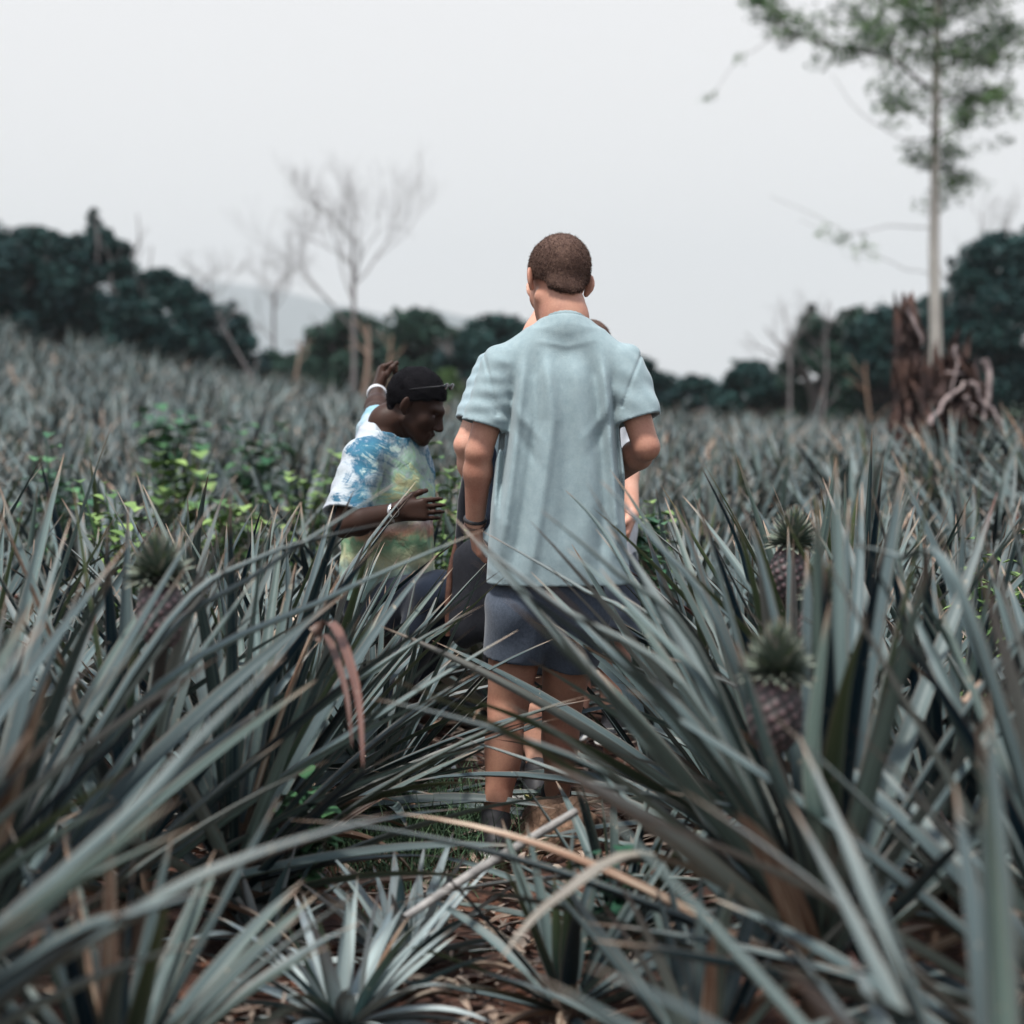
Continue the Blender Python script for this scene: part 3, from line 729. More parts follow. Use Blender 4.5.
for pts, r0 in (([(930, 425), (944, 402), (962, 386), (972, 380), (960, 374), (945, 372)], .03), ([(970, 382), (982, 396), (996, 416), (1003, 428)], .03),
                ([(966, 396), (972, 404), (972, 416)], .03), ([(985, 360), (990, 385), (984, 420)], .05), ([(956, 345), (958, 365), (950, 400)], .025),
                ([(908, 310), (914, 325), (922, 345)], .03)):
    t = Acc(); P = [S(p[0], p[1], -.32 + .02 * i) for i, p in enumerate(pts)]
    P = np.array(P); P = np.concatenate([np.linspace(P[i], P[i + 1], 4)[:-1] for i in range(len(P) - 1)] + [P[-1:]]); P[1:-1] += rng.normal(0, .012, P[1:-1].shape)
    tube(t, P, np.linspace(r0 * .75, r0 * .3, len(P)) * rng.uniform(.8, 1.2, len(P)), 6, cap=False)
    link('dead_branch', t.mesh('dead_branch', M_deadwood), root)

# ------------------------------------------------------------------ weeds, grass, litter
def weed(label, px, py, Y, hgt, wid, seed, mt, nstem=9, lsize=.05, group='leafy green weeds among the pineapples'):
    p = at(px, py, Y); gz = float(terrain(p[0], Y)); top = at(px, py, Y)[2] - gz
    nstem += 4; lsize *= 1.25; top += .06
    rng = np.random.default_rng(seed)
    root = empty('weed', (p[0], Y, gz)); tag(root, label, 'weed', group)
    st = Acc(); lf = Acc()
    for k in range(nstem):
        a = rng.uniform(0, 2 * pi); r = wid * rng.uniform(.2, 1)
        e = np.array([cos(a) * r, sin(a) * r * .6, top * rng.uniform(.85, 1.1) - rng.uniform(0, hgt)])
        pts = [np.array([0, 0, 0]), e * np.array([.35, .35, .5]), e * np.array([.8, .8, .85]), e]
        tube(st, pts, [.006, .005, .004, .002], 5, cap=False)
        nl = 12
        for j in range(nl):
            u = .45 + .6 * j / nl; u = min(u, 1)
            q = e * u * np.array([u, u, 1]); aa = j * 2.4 + rng.uniform(0, 1); d = np.array([cos(aa), sin(aa), rng.uniform(-.1, .7)]); d /= np.linalg.norm(d)
            s_ = np.cross(d, [0, 0, 1]); s_ /= np.linalg.norm(s_); L = lsize * rng.uniform(.7, 1.4)
            rows = []
            for w_, uu in ((.03, 0), (.34, .3), (.42, .55), (.25, .8), (.0, 1)):
                c_ = q + d * L * (uu + .25) - np.array([0, 0, L * .3 * uu * uu]); rows.append([c_ - s_ * L * w_ + (0, 0, L * w_ * .3), c_, c_ + s_ * L * w_ + (0, 0, L * w_ * .3)])
            A = np.zeros((15, 4)); A[:, 1] = rng.uniform(0, 1)
            lf.add(np.array(rows).reshape(-1, 3), grid_quads(4, 2), A)
    link('stem', st.mesh('stem', mt), root); link('leaves', lf.mesh('leaves', mt), root)
weed('bright green weed in the left field, upper', 172, 418, 15, .25, .26, 51, M_weed_dark, 9, .10)
weed('green creeper weed left of the crouching man', 190, 462, 11.5, .22, .30, 52, M_weed, 9, .09)
weed('yellow-green weed just left of the crouching man', 240, 492, 10, .2, .28, 53, M_weed, 10, .075)
weed('bright leafy weed between the crouching and standing men', 450, 465, 9.2, .28, .13, 54, M_weed, 9, .055)
weed('second leafy weed between the crouching and standing men', 436, 520, 8.6, .3, .12, 55, M_weed, 8, .05)
weed('green weed right of the standing man’s elbow', 655, 505, 8.8, .2, .14, 56, M_weed, 8, .055)
weed('broad green weed beside the standing man’s right hip', 640, 530, 8.0, .16, .10, 57, M_weed_dark, 6, .06)
weed('dark green weed at the left side of the path', 298, 812, 5.2, .12, .07, 58, M_weed_dark, 6, .05)
weed('light green weed at the right edge among leaves', 990, 575, 6.2, .2, .12, 59, M_weed, 8, .045)
weed('dark leafy weed at the foot of the right plants', 612, 875, 4.75, .12, .08, 60, M_weed_deep, 3, .04)
weed('small green weed on the left field edge', 255, 435, 14, .2, .2, 61, M_weed_dark, 7, .09)

weed('fresh green weed in the left field behind the second row', 130, 500, 8.5, .25, .22, 71, M_weed, 8, .055)
weed('green weed between two rows far left', 60, 470, 10.5, .2, .25, 72, M_weed_dark, 8, .06)
weed('light green weed just behind the crouching man’s back', 305, 470, 11, .2, .22, 73, M_weed, 8, .06)
# yellowish seedling between the legs
p = ground_at(531, 822); root = empty('seedling', (p[0], p[1], float(terrain(p[0], p[1]))))
tag(root, 'small yellow-leaved seedling between the standing man’s legs', 'plant')
rng = np.random.default_rng(4); lf = Acc()
leaves(lf, np.zeros((16, 3)), np.arange(16) * 2.4, rng.uniform(.6, 1.4, 16), rng.uniform(.2, .9, 16), rng.uniform(.07, .15, 16), np.full(16, .022), rng, 6, 2)
link('leaves', lf.mesh('leaves', M_weed_dark), root)
lf = Acc(); leaves(lf, np.tile([[0, 0, .08]], (7, 1)), np.arange(7) * 2.4, rng.uniform(.3, 1.3, 7), rng.uniform(.2, .9, 7), rng.uniform(.04, .07, 7), np.full(7, .03), rng, 5, 2)
link('flower', lf.mesh('flower', M_yellow), root)

# grass patch
rng = np.random.default_rng(12); n = 2600
c0 = ground_at(410, 850)
gx_ = c0[0] + rng.normal(0, .16, n); gy_ = c0[1] + rng.normal(0, .30, n)
acc = Acc(); leaves(acc, np.stack([gx_, gy_, terrain(gx_, gy_)], -1), rng.uniform(0, 6.28, n), rng.uniform(.5, 1.5, n), rng.uniform(.2, 1.8, n), rng.uniform(.08, .26, n), np.full(n, .0035), rng, 6, 1)
tag(link('grass', acc.mesh('grass', M_grass)), 'fine dark green grass at the path edge', 'grass', None, 'stuff')

# leaf litter: dry strips, flakes and soil crumbs
rng = np.random.default_rng(13); n = 1000
M_litter = leaf_material('dry_litter', (.03, .02, .018), (.24, .19, .16), (.26, .22, .19), .8)
lx = rng.normal(-.05, .42, n); ly = rng.uniform(3.6, 8.5, n)
acc = Acc(); leaves(acc, np.stack([lx, ly, terrain(lx, ly) + rng.uniform(.005, .04, n)], -1), rng.uniform(0, 6.28, n), rng.uniform(-.15, .5, n), rng.uniform(-.4, 1.2, n), rng.uniform(.04, .22, n), rng.uniform(.008, .03, n), rng, 6, 2, None, rng.uniform(0, .6, n), .5, .6)
tag(link('dry_leaf_litter', acc.mesh('dry_leaf_litter', M_litter)), 'dry brown leaf scraps scattered on red soil', 'litter', None, 'stuff')
m_clod = simple('soil_clod', (.035, .016, .012), (.20, .09, .055), 20, .95, .6, .02)
acc = Acc(); n = 500
ico = bpy.data.meshes.new('tmp')
import bmesh
bm = bmesh.new(); bmesh.ops.create_cube(bm, size=1); bmesh.ops.subdivide_edges(bm, edges=bm.edges[:], cuts=2, use_grid_fill=True)
bv = np.array([v.co[:] for v in bm.verts]); bv = bv / np.linalg.norm(bv, axis=1, keepdims=True); bq = np.array([[v.index for v in f.verts] for f in bm.faces]); bm.free()
for k in range(n):
    x = rng.normal(-.05, .38); y = rng.uniform(3.6, 8); r = rng.uniform(.004, .018)
    V = bv * (1 + rng.normal(0, .16, (len(bv), 1))) * r * np.array([1.2, 1, .7]) + np.array([x, y, float(terrain(x, y)) + r * .3]); acc.add(V, bq)
tag(link('soil_clods', acc.mesh('soil_clods', m_clod)), 'loose crumbs of red soil along the path', 'soil', None, 'stuff')

# mound of dry soil and straw by the right leg
p = ground_at(556, 850); V = bv.copy()
bm = bmesh.new(); bmesh.ops.create_icosphere(bm, subdivisions=5, radius=1); V = np.array([v.co[:] for v in bm.verts]); Q = np.array([[f.verts[0].index, f.verts[1].index, f.verts[2].index, f.verts[0].index] for f in bm.faces])
F3 = np.array([[v.index for v in f.verts] for f in bm.faces]); bm.free()
nn = 1 + .08 * np.sin(V @ np.array([5, 3, 4.]) + 1) + .06 * np.sin(V @ np.array([-9, 7, 6.])) + .03 * np.sin(V @ np.array([19, -17, 15.])) + .02 * np.sin(V @ np.array([-35, 31, 33.]))
V = V * nn[:, None] * np.array([.13, .15, .15])
me = make_mesh('soil_mound', V, F3, simple('mound_soil', (.06, .034, .024), (.27, .17, .115), 16, .95, .9, .02))
tag(link('soil_mound', me, None, (p[0], p[1] - .05, .02)), 'lumpy brown earth mound beside the standing man’s foot', 'mound')

# pale dry stalk leaning across the path
acc = Acc(); a, b_ = at(404, 918, 4.55), at(575, 812, 5.0)
tube(acc, [a, a * .6 + b_ * .4 + (0, 0, .005), b_], [.009, .0115, .010], 9)
tag(link('dry_stalk', acc.mesh('dry_stalk', simple('grey_stalk', (.12, .115, .11), (.38, .36, .34), 22, .7, .3, .004)), None), 'pale grey dry stalk leaning across the path', 'stalk')
acc = Acc(); a, b_ = ground_at(415, 800), ground_at(480, 850)
tube(acc, [a + (0, 0, .06), b_ + (0, 0, .03)], [.010, .012], 8)
tag(link('dry_stalk', acc.mesh('dry_stalk', bpy.data.materials['grey_stalk']), None), 'dull grey stalk lying in the grass by the left foot', 'stalk')
# ================================================================== PEOPLE
def _n(v): v = np.asarray(v, float); return v / np.linalg.norm(v)
class Field:
    """signed distances on a regular grid; shapes are blended in, then turned into one continuous surface"""
    def __init__(s, lo, hi, h):
        s.lo = np.asarray(lo, float); s.h = h
        s.n = np.ceil((np.asarray(hi) - s.lo) / h).astype(int) + 1
        s.f = np.full(s.n, .2, np.float32)
    def region(s, lo, hi):
        i0 = np.clip(np.floor((np.asarray(lo) - s.lo) / s.h).astype(int), 0, s.n - 1)
        i1 = np.clip(np.ceil((np.asarray(hi) - s.lo) / s.h).astype(int) + 1, 1, s.n)
        sl = tuple(slice(a, b) for a, b in zip(i0, i1))
        g = [s.lo[k] + s.h * np.arange(i0[k], i1[k]) for k in range(3)]
        return sl, np.stack(np.meshgrid(*g, indexing='ij'), -1)
    def put(s, fn, lo, hi, k=.02, op='add'):
        m = .03 + k
        sl, P = s.region(np.asarray(lo) - m, np.asarray(hi) + m)
        if 0 in P.shape: return
        d = fn(P).astype(np.float32); a = s.f[sl]
        if op == 'add':
            h = np.clip(.5 + .5 * (a - d) / k, 0, 1); s.f[sl] = a * (1 - h) + d * h - k * h * (1 - h)
        else:
            h = np.clip(.5 - .5 * (a + d) / k, 0, 1); s.f[sl] = a * (1 - h) - d * h + k * h * (1 - h)
    def cone(s, a, b, ra, rb, k=.02, flat=None, cut=False, op='add', noise=None):
        a = np.asarray(a, float); b = np.asarray(b, float); r = max(ra, rb)
        ax = b - a; L2 = ax @ ax; u = ax / math.sqrt(L2)
        def fn(P):
            q = P - a
            if flat is not None:
                fd, ff = _n(flat[0]), flat[1]; q = q + (q @ fd)[..., None] * fd * (1 / ff - 1)
            t = np.clip(q @ ax / L2, 0, 1)
            d = np.linalg.norm(q - t[..., None] * ax, axis=-1) - (ra + (rb - ra) * t)
            if flat is not None: d = d * min(1, flat[1])
            if noise is not None: d = d + noise(P)
            if cut: d = np.maximum(d, (P - b) @ u)
            return d
        s.put(fn, np.minimum(a, b) - r, np.maximum(a, b) + r, k, op)
    def ell(s, c, rad, B=None, k=.02, op='add', keep=None, noise=None):
        c = np.asarray(c, float); rad = np.asarray(rad, float); B = np.eye(3) if B is None else B   # rows: local axes
        def fn(P):
            q = (P - c) @ B.T
            k0 = np.linalg.norm(q / rad, axis=-1); k1 = np.linalg.norm(q / rad ** 2, axis=-1) + 1e-9
            d = k0 * (k0 - 1) / k1
            if noise is not None: d = d + noise(q)
            if keep is not None: d = np.maximum(d, keep(q))
            return d
        s.put(fn, c - rad.max(), c + rad.max(), k, op)
    def mesh(s, name, mt, origin, iters=1):
        import openvdb
        g = openvdb.FloatGrid(.2); f = s.f.copy()
        for ax in range(3):                         # close the surface at the border
            for e in (0, -1):
                ix = [slice(None)] * 3; ix[ax] = e; f[tuple(ix)] = .2
        g.copyFromArray(np.ascontiguousarray(f))
        pts, quads = g.convertToQuads(0.0)
        V = pts * s.h + s.lo
        v0, v1, v2 = V[quads[:, 0]], V[quads[:, 1]], V[quads[:, 2]]
        v3 = V[quads[:, 3]]
        vol = (np.einsum('ij,ij->i', v0, np.cross(v1, v2)) + np.einsum('ij,ij->i', v0, np.cross(v2, v3))).sum()
        if vol < 0: quads = quads[:, ::-1]
        return make_mesh(name, V - np.asarray(origin), quads, mt), V, quads

def sines(seed, freq, amp, stretch=(1, 1, 1), n=9):
    r = np.random.default_rng(seed); K = r.normal(size=(n, 3)) * freq * np.array(stretch); ph = r.uniform(0, 6.28, n)
    def fn(P):
        o = 0
        for k in range(n): o = o + np.sin(P @ K[k] + ph[k])
        return o * (amp / math.sqrt(n))
    return fn

def skin_mat(name, base, red, rough=.5, spec=.4):
    m, nt, b = mat(name)
    v = coords(nt); n1 = noise(nt, 9, v, 4, .6); n2 = noise(nt, 160, v, 3, .6)
    c = ramp(nt, n1, [(.38, base), (.68, red)])
    c = mixc(nt, .25, c, ramp(nt, n2, [(.35, tuple(x * .55 for x in base)), (.65, base)]))
    nt.links.new(c, b.inputs['Base Color']); b.inputs['Roughness'].default_value = rough; b.inputs['Specular IOR Level'].default_value = spec
    bump(nt, b, n2, .25, .002); return m
def cloth_mat(name, c1, c2, scale=42, weave=420, stretch=(1, 1, .8)):
    m, nt, b = mat(name)
    n1 = noise(nt, scale, coords(nt, stretch), 5, .7); n2 = noise(nt, weave, coords(nt), 2, .5); n3 = noise(nt, 14, coords(nt, (1, 1, .5)), 5, .6, .6)
    nt.links.new(ramp(nt, mth(nt, 'ADD', mth(nt, 'MULTIPLY', n1, .6), mth(nt, 'MULTIPLY', n2, .4)), [(.35, c1), (.62, c2)]), b.inputs['Base Color'])
    b.inputs['Roughness'].default_value = .92; b.inputs['Specular IOR Level'].default_value = .15
    b.inputs['Sheen Weight'].default_value = .15
    bump(nt, b, mth(nt, 'ADD', mth(nt, 'MULTIPLY', n3, .4), mth(nt, 'MULTIPLY', n2, .12)), .5, .012)
    return m
def hair_mat(name, c1, c2):
    m, nt, b = mat(name); n1 = noise(nt, 90, coords(nt), 4, .7); n2 = noise(nt, 14, coords(nt), 3)
    nt.links.new(mixc(nt, n2, ramp(nt, n1, [(.35, c1), (.65, c2)]), c1), b.inputs['Base Color']); b.inputs['Roughness'].default_value = .8
    b.inputs['Specular IOR Level'].default_value = .06
    bump(nt, b, n1, .8, .004); return m

def basis(fwd, up):
    f = _n(fwd); r = _n(np.cross(f, up)); u = np.cross(r, f); return np.stack([r, f, u])   # rows right, forward, up
def head(F_, c, B, s=1.0):
    def L(x, y, z): return np.asarray(c) + s * (x * B[0] + y * B[1] + z * B[2])
    E = lambda p, r, k=.015, op='add', BB=None: F_.ell(L(*p), np.array(r) * s, B if BB is None else BB, k, op)
    C = lambda a, b_, ra, rb, k=.012, op='add': F_.cone(L(*a), L(*b_), ra * s, rb * s, k, None, False, op)
    E((0, -.014, .028), (.075, .096, .086))
    E((0, .034, -.040), (.057, .060, .078), .03)
    for q in (-1, 1):
        C((q * .050, -.004, -.058), (q * .018, .070, -.102), .020, .018, .02)
        E((q * .036, .060, -.032), (.024, .022, .026), .02)
        C((q * .006, .088, .014), (q * .040, .074, .016), .012, .010, .014)
        E((q * .013, .104, -.046), (.009, .010, .008), .008)
        E((q * .032, .100, -.010), (.017, .014, .012), .012, 'sub')
    E((0, .076, -.104), (.020, .018, .017), .015)
    C((0, .088, .004), (0, .112, -.040), .008, .012, .012)
    C((-.020, .090, -.071), (.020, .090, -.071), .007, .007, .008); C((0, .096, -.071), (0, .096, -.071 + .001), .009, .009, .008)
    C((-.016, .089, -.084), (.016, .089, -.084), .008, .008, .008)
    C((-.024, .104, -.0775), (.024, .104, -.0775), .0035, .0035, .004, 'sub')
    for q in (-1, 1):                                            # ears: rim, bowl and lobe
        BB = np.stack([_n(B[0] + q * B[1] * .75), _n(B[1] - q * B[0] * .75), B[2]])
        E((q * .084, -.014, -.008), (.007, .018, .030), .006, 'add', BB)
        E((q * .091, -.003, -.004), (.006, .010, .018), .005, 'sub', BB)
        E((q * .078, -.006, -.034), (.006, .009, .011), .006, 'add', BB)
    return L
def hand(F_, w, d, n, thumb, curl=(.35, .45, .35), s=1.0, spread=.03):
    """palm plus four fingers of unequal length and a thumb; n is the way the palm faces, thumb the side of the thumb"""
    w = np.asarray(w, float); d = _n(d); n = _n(np.asarray(n) - d * (np.asarray(n) @ d)); t = _n(np.asarray(thumb) - d * (np.asarray(thumb) @ d) - n * (np.asarray(thumb) @ n))
    for o in (-.026, -.009, .009, .026):
        F_.cone(w + t * o * .55 * s, w + d * .088 * s + t * o * s, .016 * s, .012 * s, .012)
    F_.ell(w + d * .035 * s + t * .026 * s + n * .008 * s, np.array([.020, .030, .016]) * s, np.stack([t, d, n]), .014)
    for o, Lf, r in ((.030, .074, .0088), (.010, .083, .0090), (-.010, .077, .0086), (-.029, .060, .0078)):
        p = w + d * .088 * s + t * o * s; dr = _n(d + t * (o / .03) * spread); a = 0
        for i, fr in enumerate((.45, .31, .24)):
            a += curl[i]; dd = dr * cos(a) + n * sin(a); q = p + dd * Lf * fr * s
            F_.cone(p, q, r * s * (1 - .1 * i), r * s * (.9 - .1 * i), .005); p = q
    p = w + d * .022 * s + t * .030 * s; dd = _n(t * .5 + d * .85 + n * .3)
    for i, (Lf, r) in enumerate(((.042, .0125), (.032, .0105), (.026, .009))):
        q = p + dd * Lf * s; F_.cone(p, q, r * s, r * .92 * s, .008); p = q; dd = _n(dd * .8 + d * .5 + n * .25 * (i + 1))

def torso_fn(o, B, tab, noise=None, shift=0.0, p=2.4, lim=None):
    """cloth-like trunk: superelliptic sections along the spine. tab rows: height, half width, half depth, side offset, front offset"""
    o = np.asarray(o); tab = np.array(tab, float)
    uu = np.linspace(tab[0, 0] - .1, tab[-1, 0] + .1, 220); T_ = [uu]
    ker = np.hanning(33); ker /= ker.sum()
    for i in range(1, 5):
        f_ = np.interp(uu, tab[:, 0], tab[:, i]); T_.append(np.convolve(np.pad(f_, 16, mode='edge'), ker, 'valid'))
    T_ = np.array(T_).T
    def fn(P):
        q = (P - o) @ B.T; u = q[..., 2]
        g = lambda i: np.interp(u, T_[:, 0], T_[:, i])
        w, dp = g(1) + shift, g(2) + shift
        x = np.abs(q[..., 0] - g(3)) / w; y = np.abs(q[..., 1] - g(4)) / dp
        d = ((x ** p + y ** p) ** (1 / p) - 1) * np.minimum(w, dp)
        if noise is not None: d = d + noise(P)
        l0, l1 = lim or (tab[0, 0], tab[-1, 0])
        d = np.maximum(d, u - l1); d = np.maximum(d, l0 - u)
        return d
    return fn

def hair_part(root, org, c, B, s, mt, cutn, cutc, grow=.007, fuzz=5000, fl=.008, seed=1, amp=.0012, side=-.02):
    Fh = Field(np.asarray(c) - .16, np.asarray(c) + .16, .003)
    nz = sines(seed, 60, amp)
    cutn = _n(cutn); nz2 = sines(seed + 9, 110, .0022)
    def keep(q):   # q local to the cranium centre
        k1 = -(q @ cutn) + cutc + nz2(q)
        return k1
    cc = np.asarray(c) + s * (-.014 * B[1] + .028 * B[2])
    Fh.ell(cc, (np.array([.075, .096, .086]) + grow) * s, B, .01, 'add', keep, nz)
    Fh.ell(np.asarray(c) + s * (-.062 * B[1] - .040 * B[2]), np.array([.051, .033, .049]) * s, B, .016, 'add', lambda q: -(q[..., 2] - (-.034 + 9 * q[..., 0] ** 2)) + nz2(q), nz)
    me, V, Q = Fh.mesh('hair', mt, org)
    r = np.random.default_rng(seed); acc = Acc(); acc.add(V - np.asarray(org), Q)
    idx = r.integers(0, len(V), fuzz); Pn = V[idx]; nn = Pn - cc; nn /= np.linalg.norm(nn, axis=1, keepdims=True)
    d = nn * .40 + r.normal(0, .22, nn.shape) + np.array([0, 0, -.55]); d /= np.linalg.norm(d, axis=1, keepdims=True)
    sd = np.cross(d, r.normal(size=d.shape)); sd /= np.linalg.norm(sd, axis=1, keepdims=True); L = fl * r.uniform(.6, 1.3, (len(d), 1))
    b0 = Pn - nn * .001; W = .0007
    Vv = np.stack([b0 - sd * W, b0 + sd * W, b0 + d * L + sd * W * .3, b0 + d * L - sd * W * .3], 1).reshape(-1, 3) - np.asarray(org)
    acc.add(Vv, np.arange(len(Vv)).reshape(-1, 4))
    link('hair', acc.mesh('hair', mt), root)

def shoe(root, org, ankle, fwd, mt, sole_m, gz):
    f = _n([fwd[0], fwd[1], 0]); r = np.array([f[1], -f[0], 0]); B = np.stack([r, f, [0, 0, 1.]])
    a = np.array([ankle[0], ankle[1], gz])
    Fs = Field(a - .24, a + .26, .0045)
    Fs.cone(a + (0, 0, .11), a + (0, 0, .06) , .047, .045, .02); Fs.ell(a - f * .03 + (0, 0, .05), (.040, .055, .045), B, .03)
    Fs.ell(a + f * .09 + (0, 0, .045), (.046, .10, .034), B, .03)
    me, _, _ = Fs.mesh('shoe', mt, org); sh = link('shoe', me, root)
    Fs = Field(a - .24, a + .26, .0045)
    Fs.ell(a + f * .045 + (0, 0, .018), (.052, .15, .020), B, .01); me, _, _ = Fs.mesh('sole', sole_m, org); link('sole', me, sh)

def ring(root, name, org, c, axis, R_, r, mt, flat=1.6):
    axis = _n(axis); a = _n(np.cross(axis, [0, 0, 1]) if abs(axis[2]) < .9 else np.cross(axis, [1, 0, 0])); b_ = np.cross(axis, a)
    V = []; n1, n2 = 28, 8
    for i in range(n1):
        t = i / n1 * 2 * pi; rd = a * cos(t) + b_ * sin(t)
        for j in range(n2):
            s_ = j / n2 * 2 * pi; V.append(np.asarray(c) + rd * (R_ + r * cos(s_)) + axis * r * flat * sin(s_) - np.asarray(org))
    Q = [(i * n2 + j, i * n2 + (j + 1) % n2, ((i + 1) % n1) * n2 + (j + 1) % n2, ((i + 1) % n1) * n2 + j) for i in range(n1) for j in range(n2)]
    return link(name, make_mesh(name, V, Q, mt), root)

M_skin = skin_mat('tanned_skin', (.43, .225, .155), (.31, .125, .085))
M_skin2 = skin_mat('fair_skin', (.60, .34, .25), (.50, .22, .15))
M_skin_dark = skin_mat('dark_brown_skin', (.030, .0145, .010), (.050, .023, .015), .50, .2)
M_hair = hair_mat('brown_hair', (.060, .036, .030), (.155, .098, .074))
M_hair_black = hair_mat('black_hair', (.003, .003, .004), (.008, .007, .009))
M_shirt = cloth_mat('teal_cotton', (.200, .268, .288), (.260, .332, .350))
M_shirt2 = cloth_mat('pale_blue_cotton', (.22, .30, .33), (.30, .38, .41))
M_shirt3 = cloth_mat('white_cotton', (.42, .44, .47), (.56, .58, .61))
M_shorts = cloth_mat('chambray_navy', (.034, .044, .062), (.068, .084, .112), 120)
M_charcoal = cloth_mat('charcoal_cotton', (.008, .009, .013), (.020, .021, .027), 90)
M_navy = cloth_mat('navy_denim', (.005, .009, .018), (.012, .018, .032), 90)
M_dark = simple('dark_rubber', (.012, .012, .014), (.03, .03, .034), 40, .6, .2, .003)
M_white = simple('off_white_rubber', (.5, .5, .48), (.7, .7, .68), 40, .6, .2, .003)
M_leather = simple('brown_leather', (.05, .022, .016), (.13, .06, .04), 60, .55, .3, .003)
M_metal, _nt, _b = mat('steel'); _b.inputs['Base Color'].default_value = (.6, .6, .6, 1); _b.inputs['Metallic'].default_value = 1; _b.inputs['Roughness'].default_value = .3
M_lens, _nt, _b = mat('dark_lens'); _b.inputs['Base Color'].default_value = (.01, .012, .015, 1); _b.inputs['Roughness'].default_value = .08
M_eye, _nt, _b = mat('eye'); _b.inputs['Base Color'].default_value = (.05, .03, .028, 1); _b.inputs['Roughness'].default_value = .5

def person(name_label, group, J, skin, hair_kw, vox=.0045):
    """J: joints in world space. Returns the root Empty and its origin."""
    fx = (J['anL'] + J['anR']) / 2; org = np.array([fx[0], fx[1], J['gz']])
    root = empty('person', tuple(org)); tag(root, name_label, 'person', group)
    pts = np.array([J[k] for k in ('anL', 'anR', 'knL', 'knR', 'shL', 'shR', 'elL', 'elR', 'wrL', 'wrR', 'head')])
    Fb = Field(pts.min(0) - .24, pts.max(0) + .24, vox)
    hB = basis(J['hf'], J['hu']); hs = J.get('hs', 1.0)
    HL = head(Fb, J['head'], hB, hs)
    Fb.cone(HL(0, -.022, -.045), J['neck'], .049 * hs, .052, .02)
    ch = J['neck'] * .7 + J['pel'] * .3
    tb = basis(J['tf'], J['neck'] - J['pel'])
    Fb.cone(J['neck'], ch, .066, .115, .04, (tb[1], .8)); Fb.cone(ch, J['pel'], .115, .12, .05, (tb[1], .8))
    for s_ in 'LR':
        sh, el, wr = J['sh' + s_], J['el' + s_], J['wr' + s_]
        Fb.cone(J['neck'] - .035 * tb[2], sh - .012 * tb[2], .045, .050, .02)
        Fb.cone(sh, el, .048, .0385, .015)
        fu = _n(wr - el)
        Fb.cone(el, el * .72 + wr * .28, .0385, .0395, .012); Fb.cone(el * .72 + wr * .28, wr, .0395, .027, .02, (np.cross(fu, J['hn' + s_]), 1.15))
        hand(Fb, wr, J['hd' + s_], J['hn' + s_], J['ht' + s_], J.get('curl' + s_, (.35, .45, .35)))
        hp, kn, an = J['hp' + s_], J['kn' + s_], J['an' + s_]
        Fb.cone(hp, kn, .092, .060, .03); Fb.cone(kn, an, .054, .036, .02)
        back = -tb[1]; cf = kn * .68 + an * .32 + back * .018
        Fb.ell(cf, (.052, .050, .115), None, .03)
        Fb.cone(an, an + (0, 0, -.05) + _n([J['tf'][0], J['tf'][1], 0]) * .05, .036, .03, .02)
    me, _, _ = Fb.mesh('body', skin, org); link('body', me, root)
    hair_part(root, org, J['head'], hB, hs, **hair_kw)
    for q in (-1, 1):
        p = HL(q * .032, .0750, -.012) - org; a = Acc(); V = bv * .0115; a.add(V, bq); link('eye', a.mesh('eye', M_eye), root, tuple(p))
    return root, org, tb, hB, HL

def shirt(root, org, J, tb, tab, mt, sleeve=(.60, .60), r_sl=(.066, .080), noise=None, vox=.0045, name='shirt', collar=.066, seam=None, ends=None):
    """trunk sections plus two open sleeves and an open hem"""
    o = J['hem']
    pts = np.array([J['hem'] - .3 * tb[0], J['hem'] + .3 * tb[0], J['neck'] + (0, 0, .06), J['shL'], J['shR'], J['elL'], J['elR']])
    Fs = Field(pts.min(0) - .22, pts.max(0) + .18, vox)
    L = tab[-1][0]
    span = lambda: (np.minimum(o, o + tb[2] * L) - .32, np.maximum(o, o + tb[2] * L) + .32)
    Fs.put(torso_fn(o, tb, tab, noise), *span(), .01)
    nk = J['neck'] - .035 * tb[2] - .01 * tb[1]
    hems = []
    for i, s_ in enumerate('LR'):
        sh, el = J['sh' + s_], J['el' + s_]; hm = sh + (el - sh) * sleeve[i]; u = _n(el - sh)
        Fs.cone(nk, sh - .014 * tb[2], .066, .067, .035, None, False, 'add', seam)
        re_ = ends[i] if ends else r_sl[1]
        sln = sines(7 + i, 38, .0035, (1, 1, 1.6))
        Fs.cone(sh, hm, r_sl[0] + .004, re_, .012, (tb[1], 1.0), True, 'add', (lambda P: sln(P) + seam(P)) if seam else sln)
        hems.append((hm, u, re_))
    # neck opening
    nu = _n(J.get('cu', (0, .12, 1))); cn = _n(J.get('cn', (0, .30, 1))); cc0 = J['neck'] - .004 * nu
    def opening(P):
        q = P - cc0; ax_ = q @ nu
        return np.maximum(np.linalg.norm(q - ax_[..., None] * nu, axis=-1) - .105, -(q @ cn))
    Fs.put(opening, cc0 - .12, cc0 + .16, .004, 'sub')
    for hm, u, r in hems: Fs.cone(hm - u * .018, hm + u * .05, r - .018, r - .006, .003, None, False, 'sub')
    inner = torso_fn(o, tb, tab, noise, -.009, lim=(-.03, .04))
    Fs.put(inner, *span(), .003, 'sub')
    me, _, _ = Fs.mesh(name, mt, org); sh_o = link(name, me, root)
    return sh_o, hems

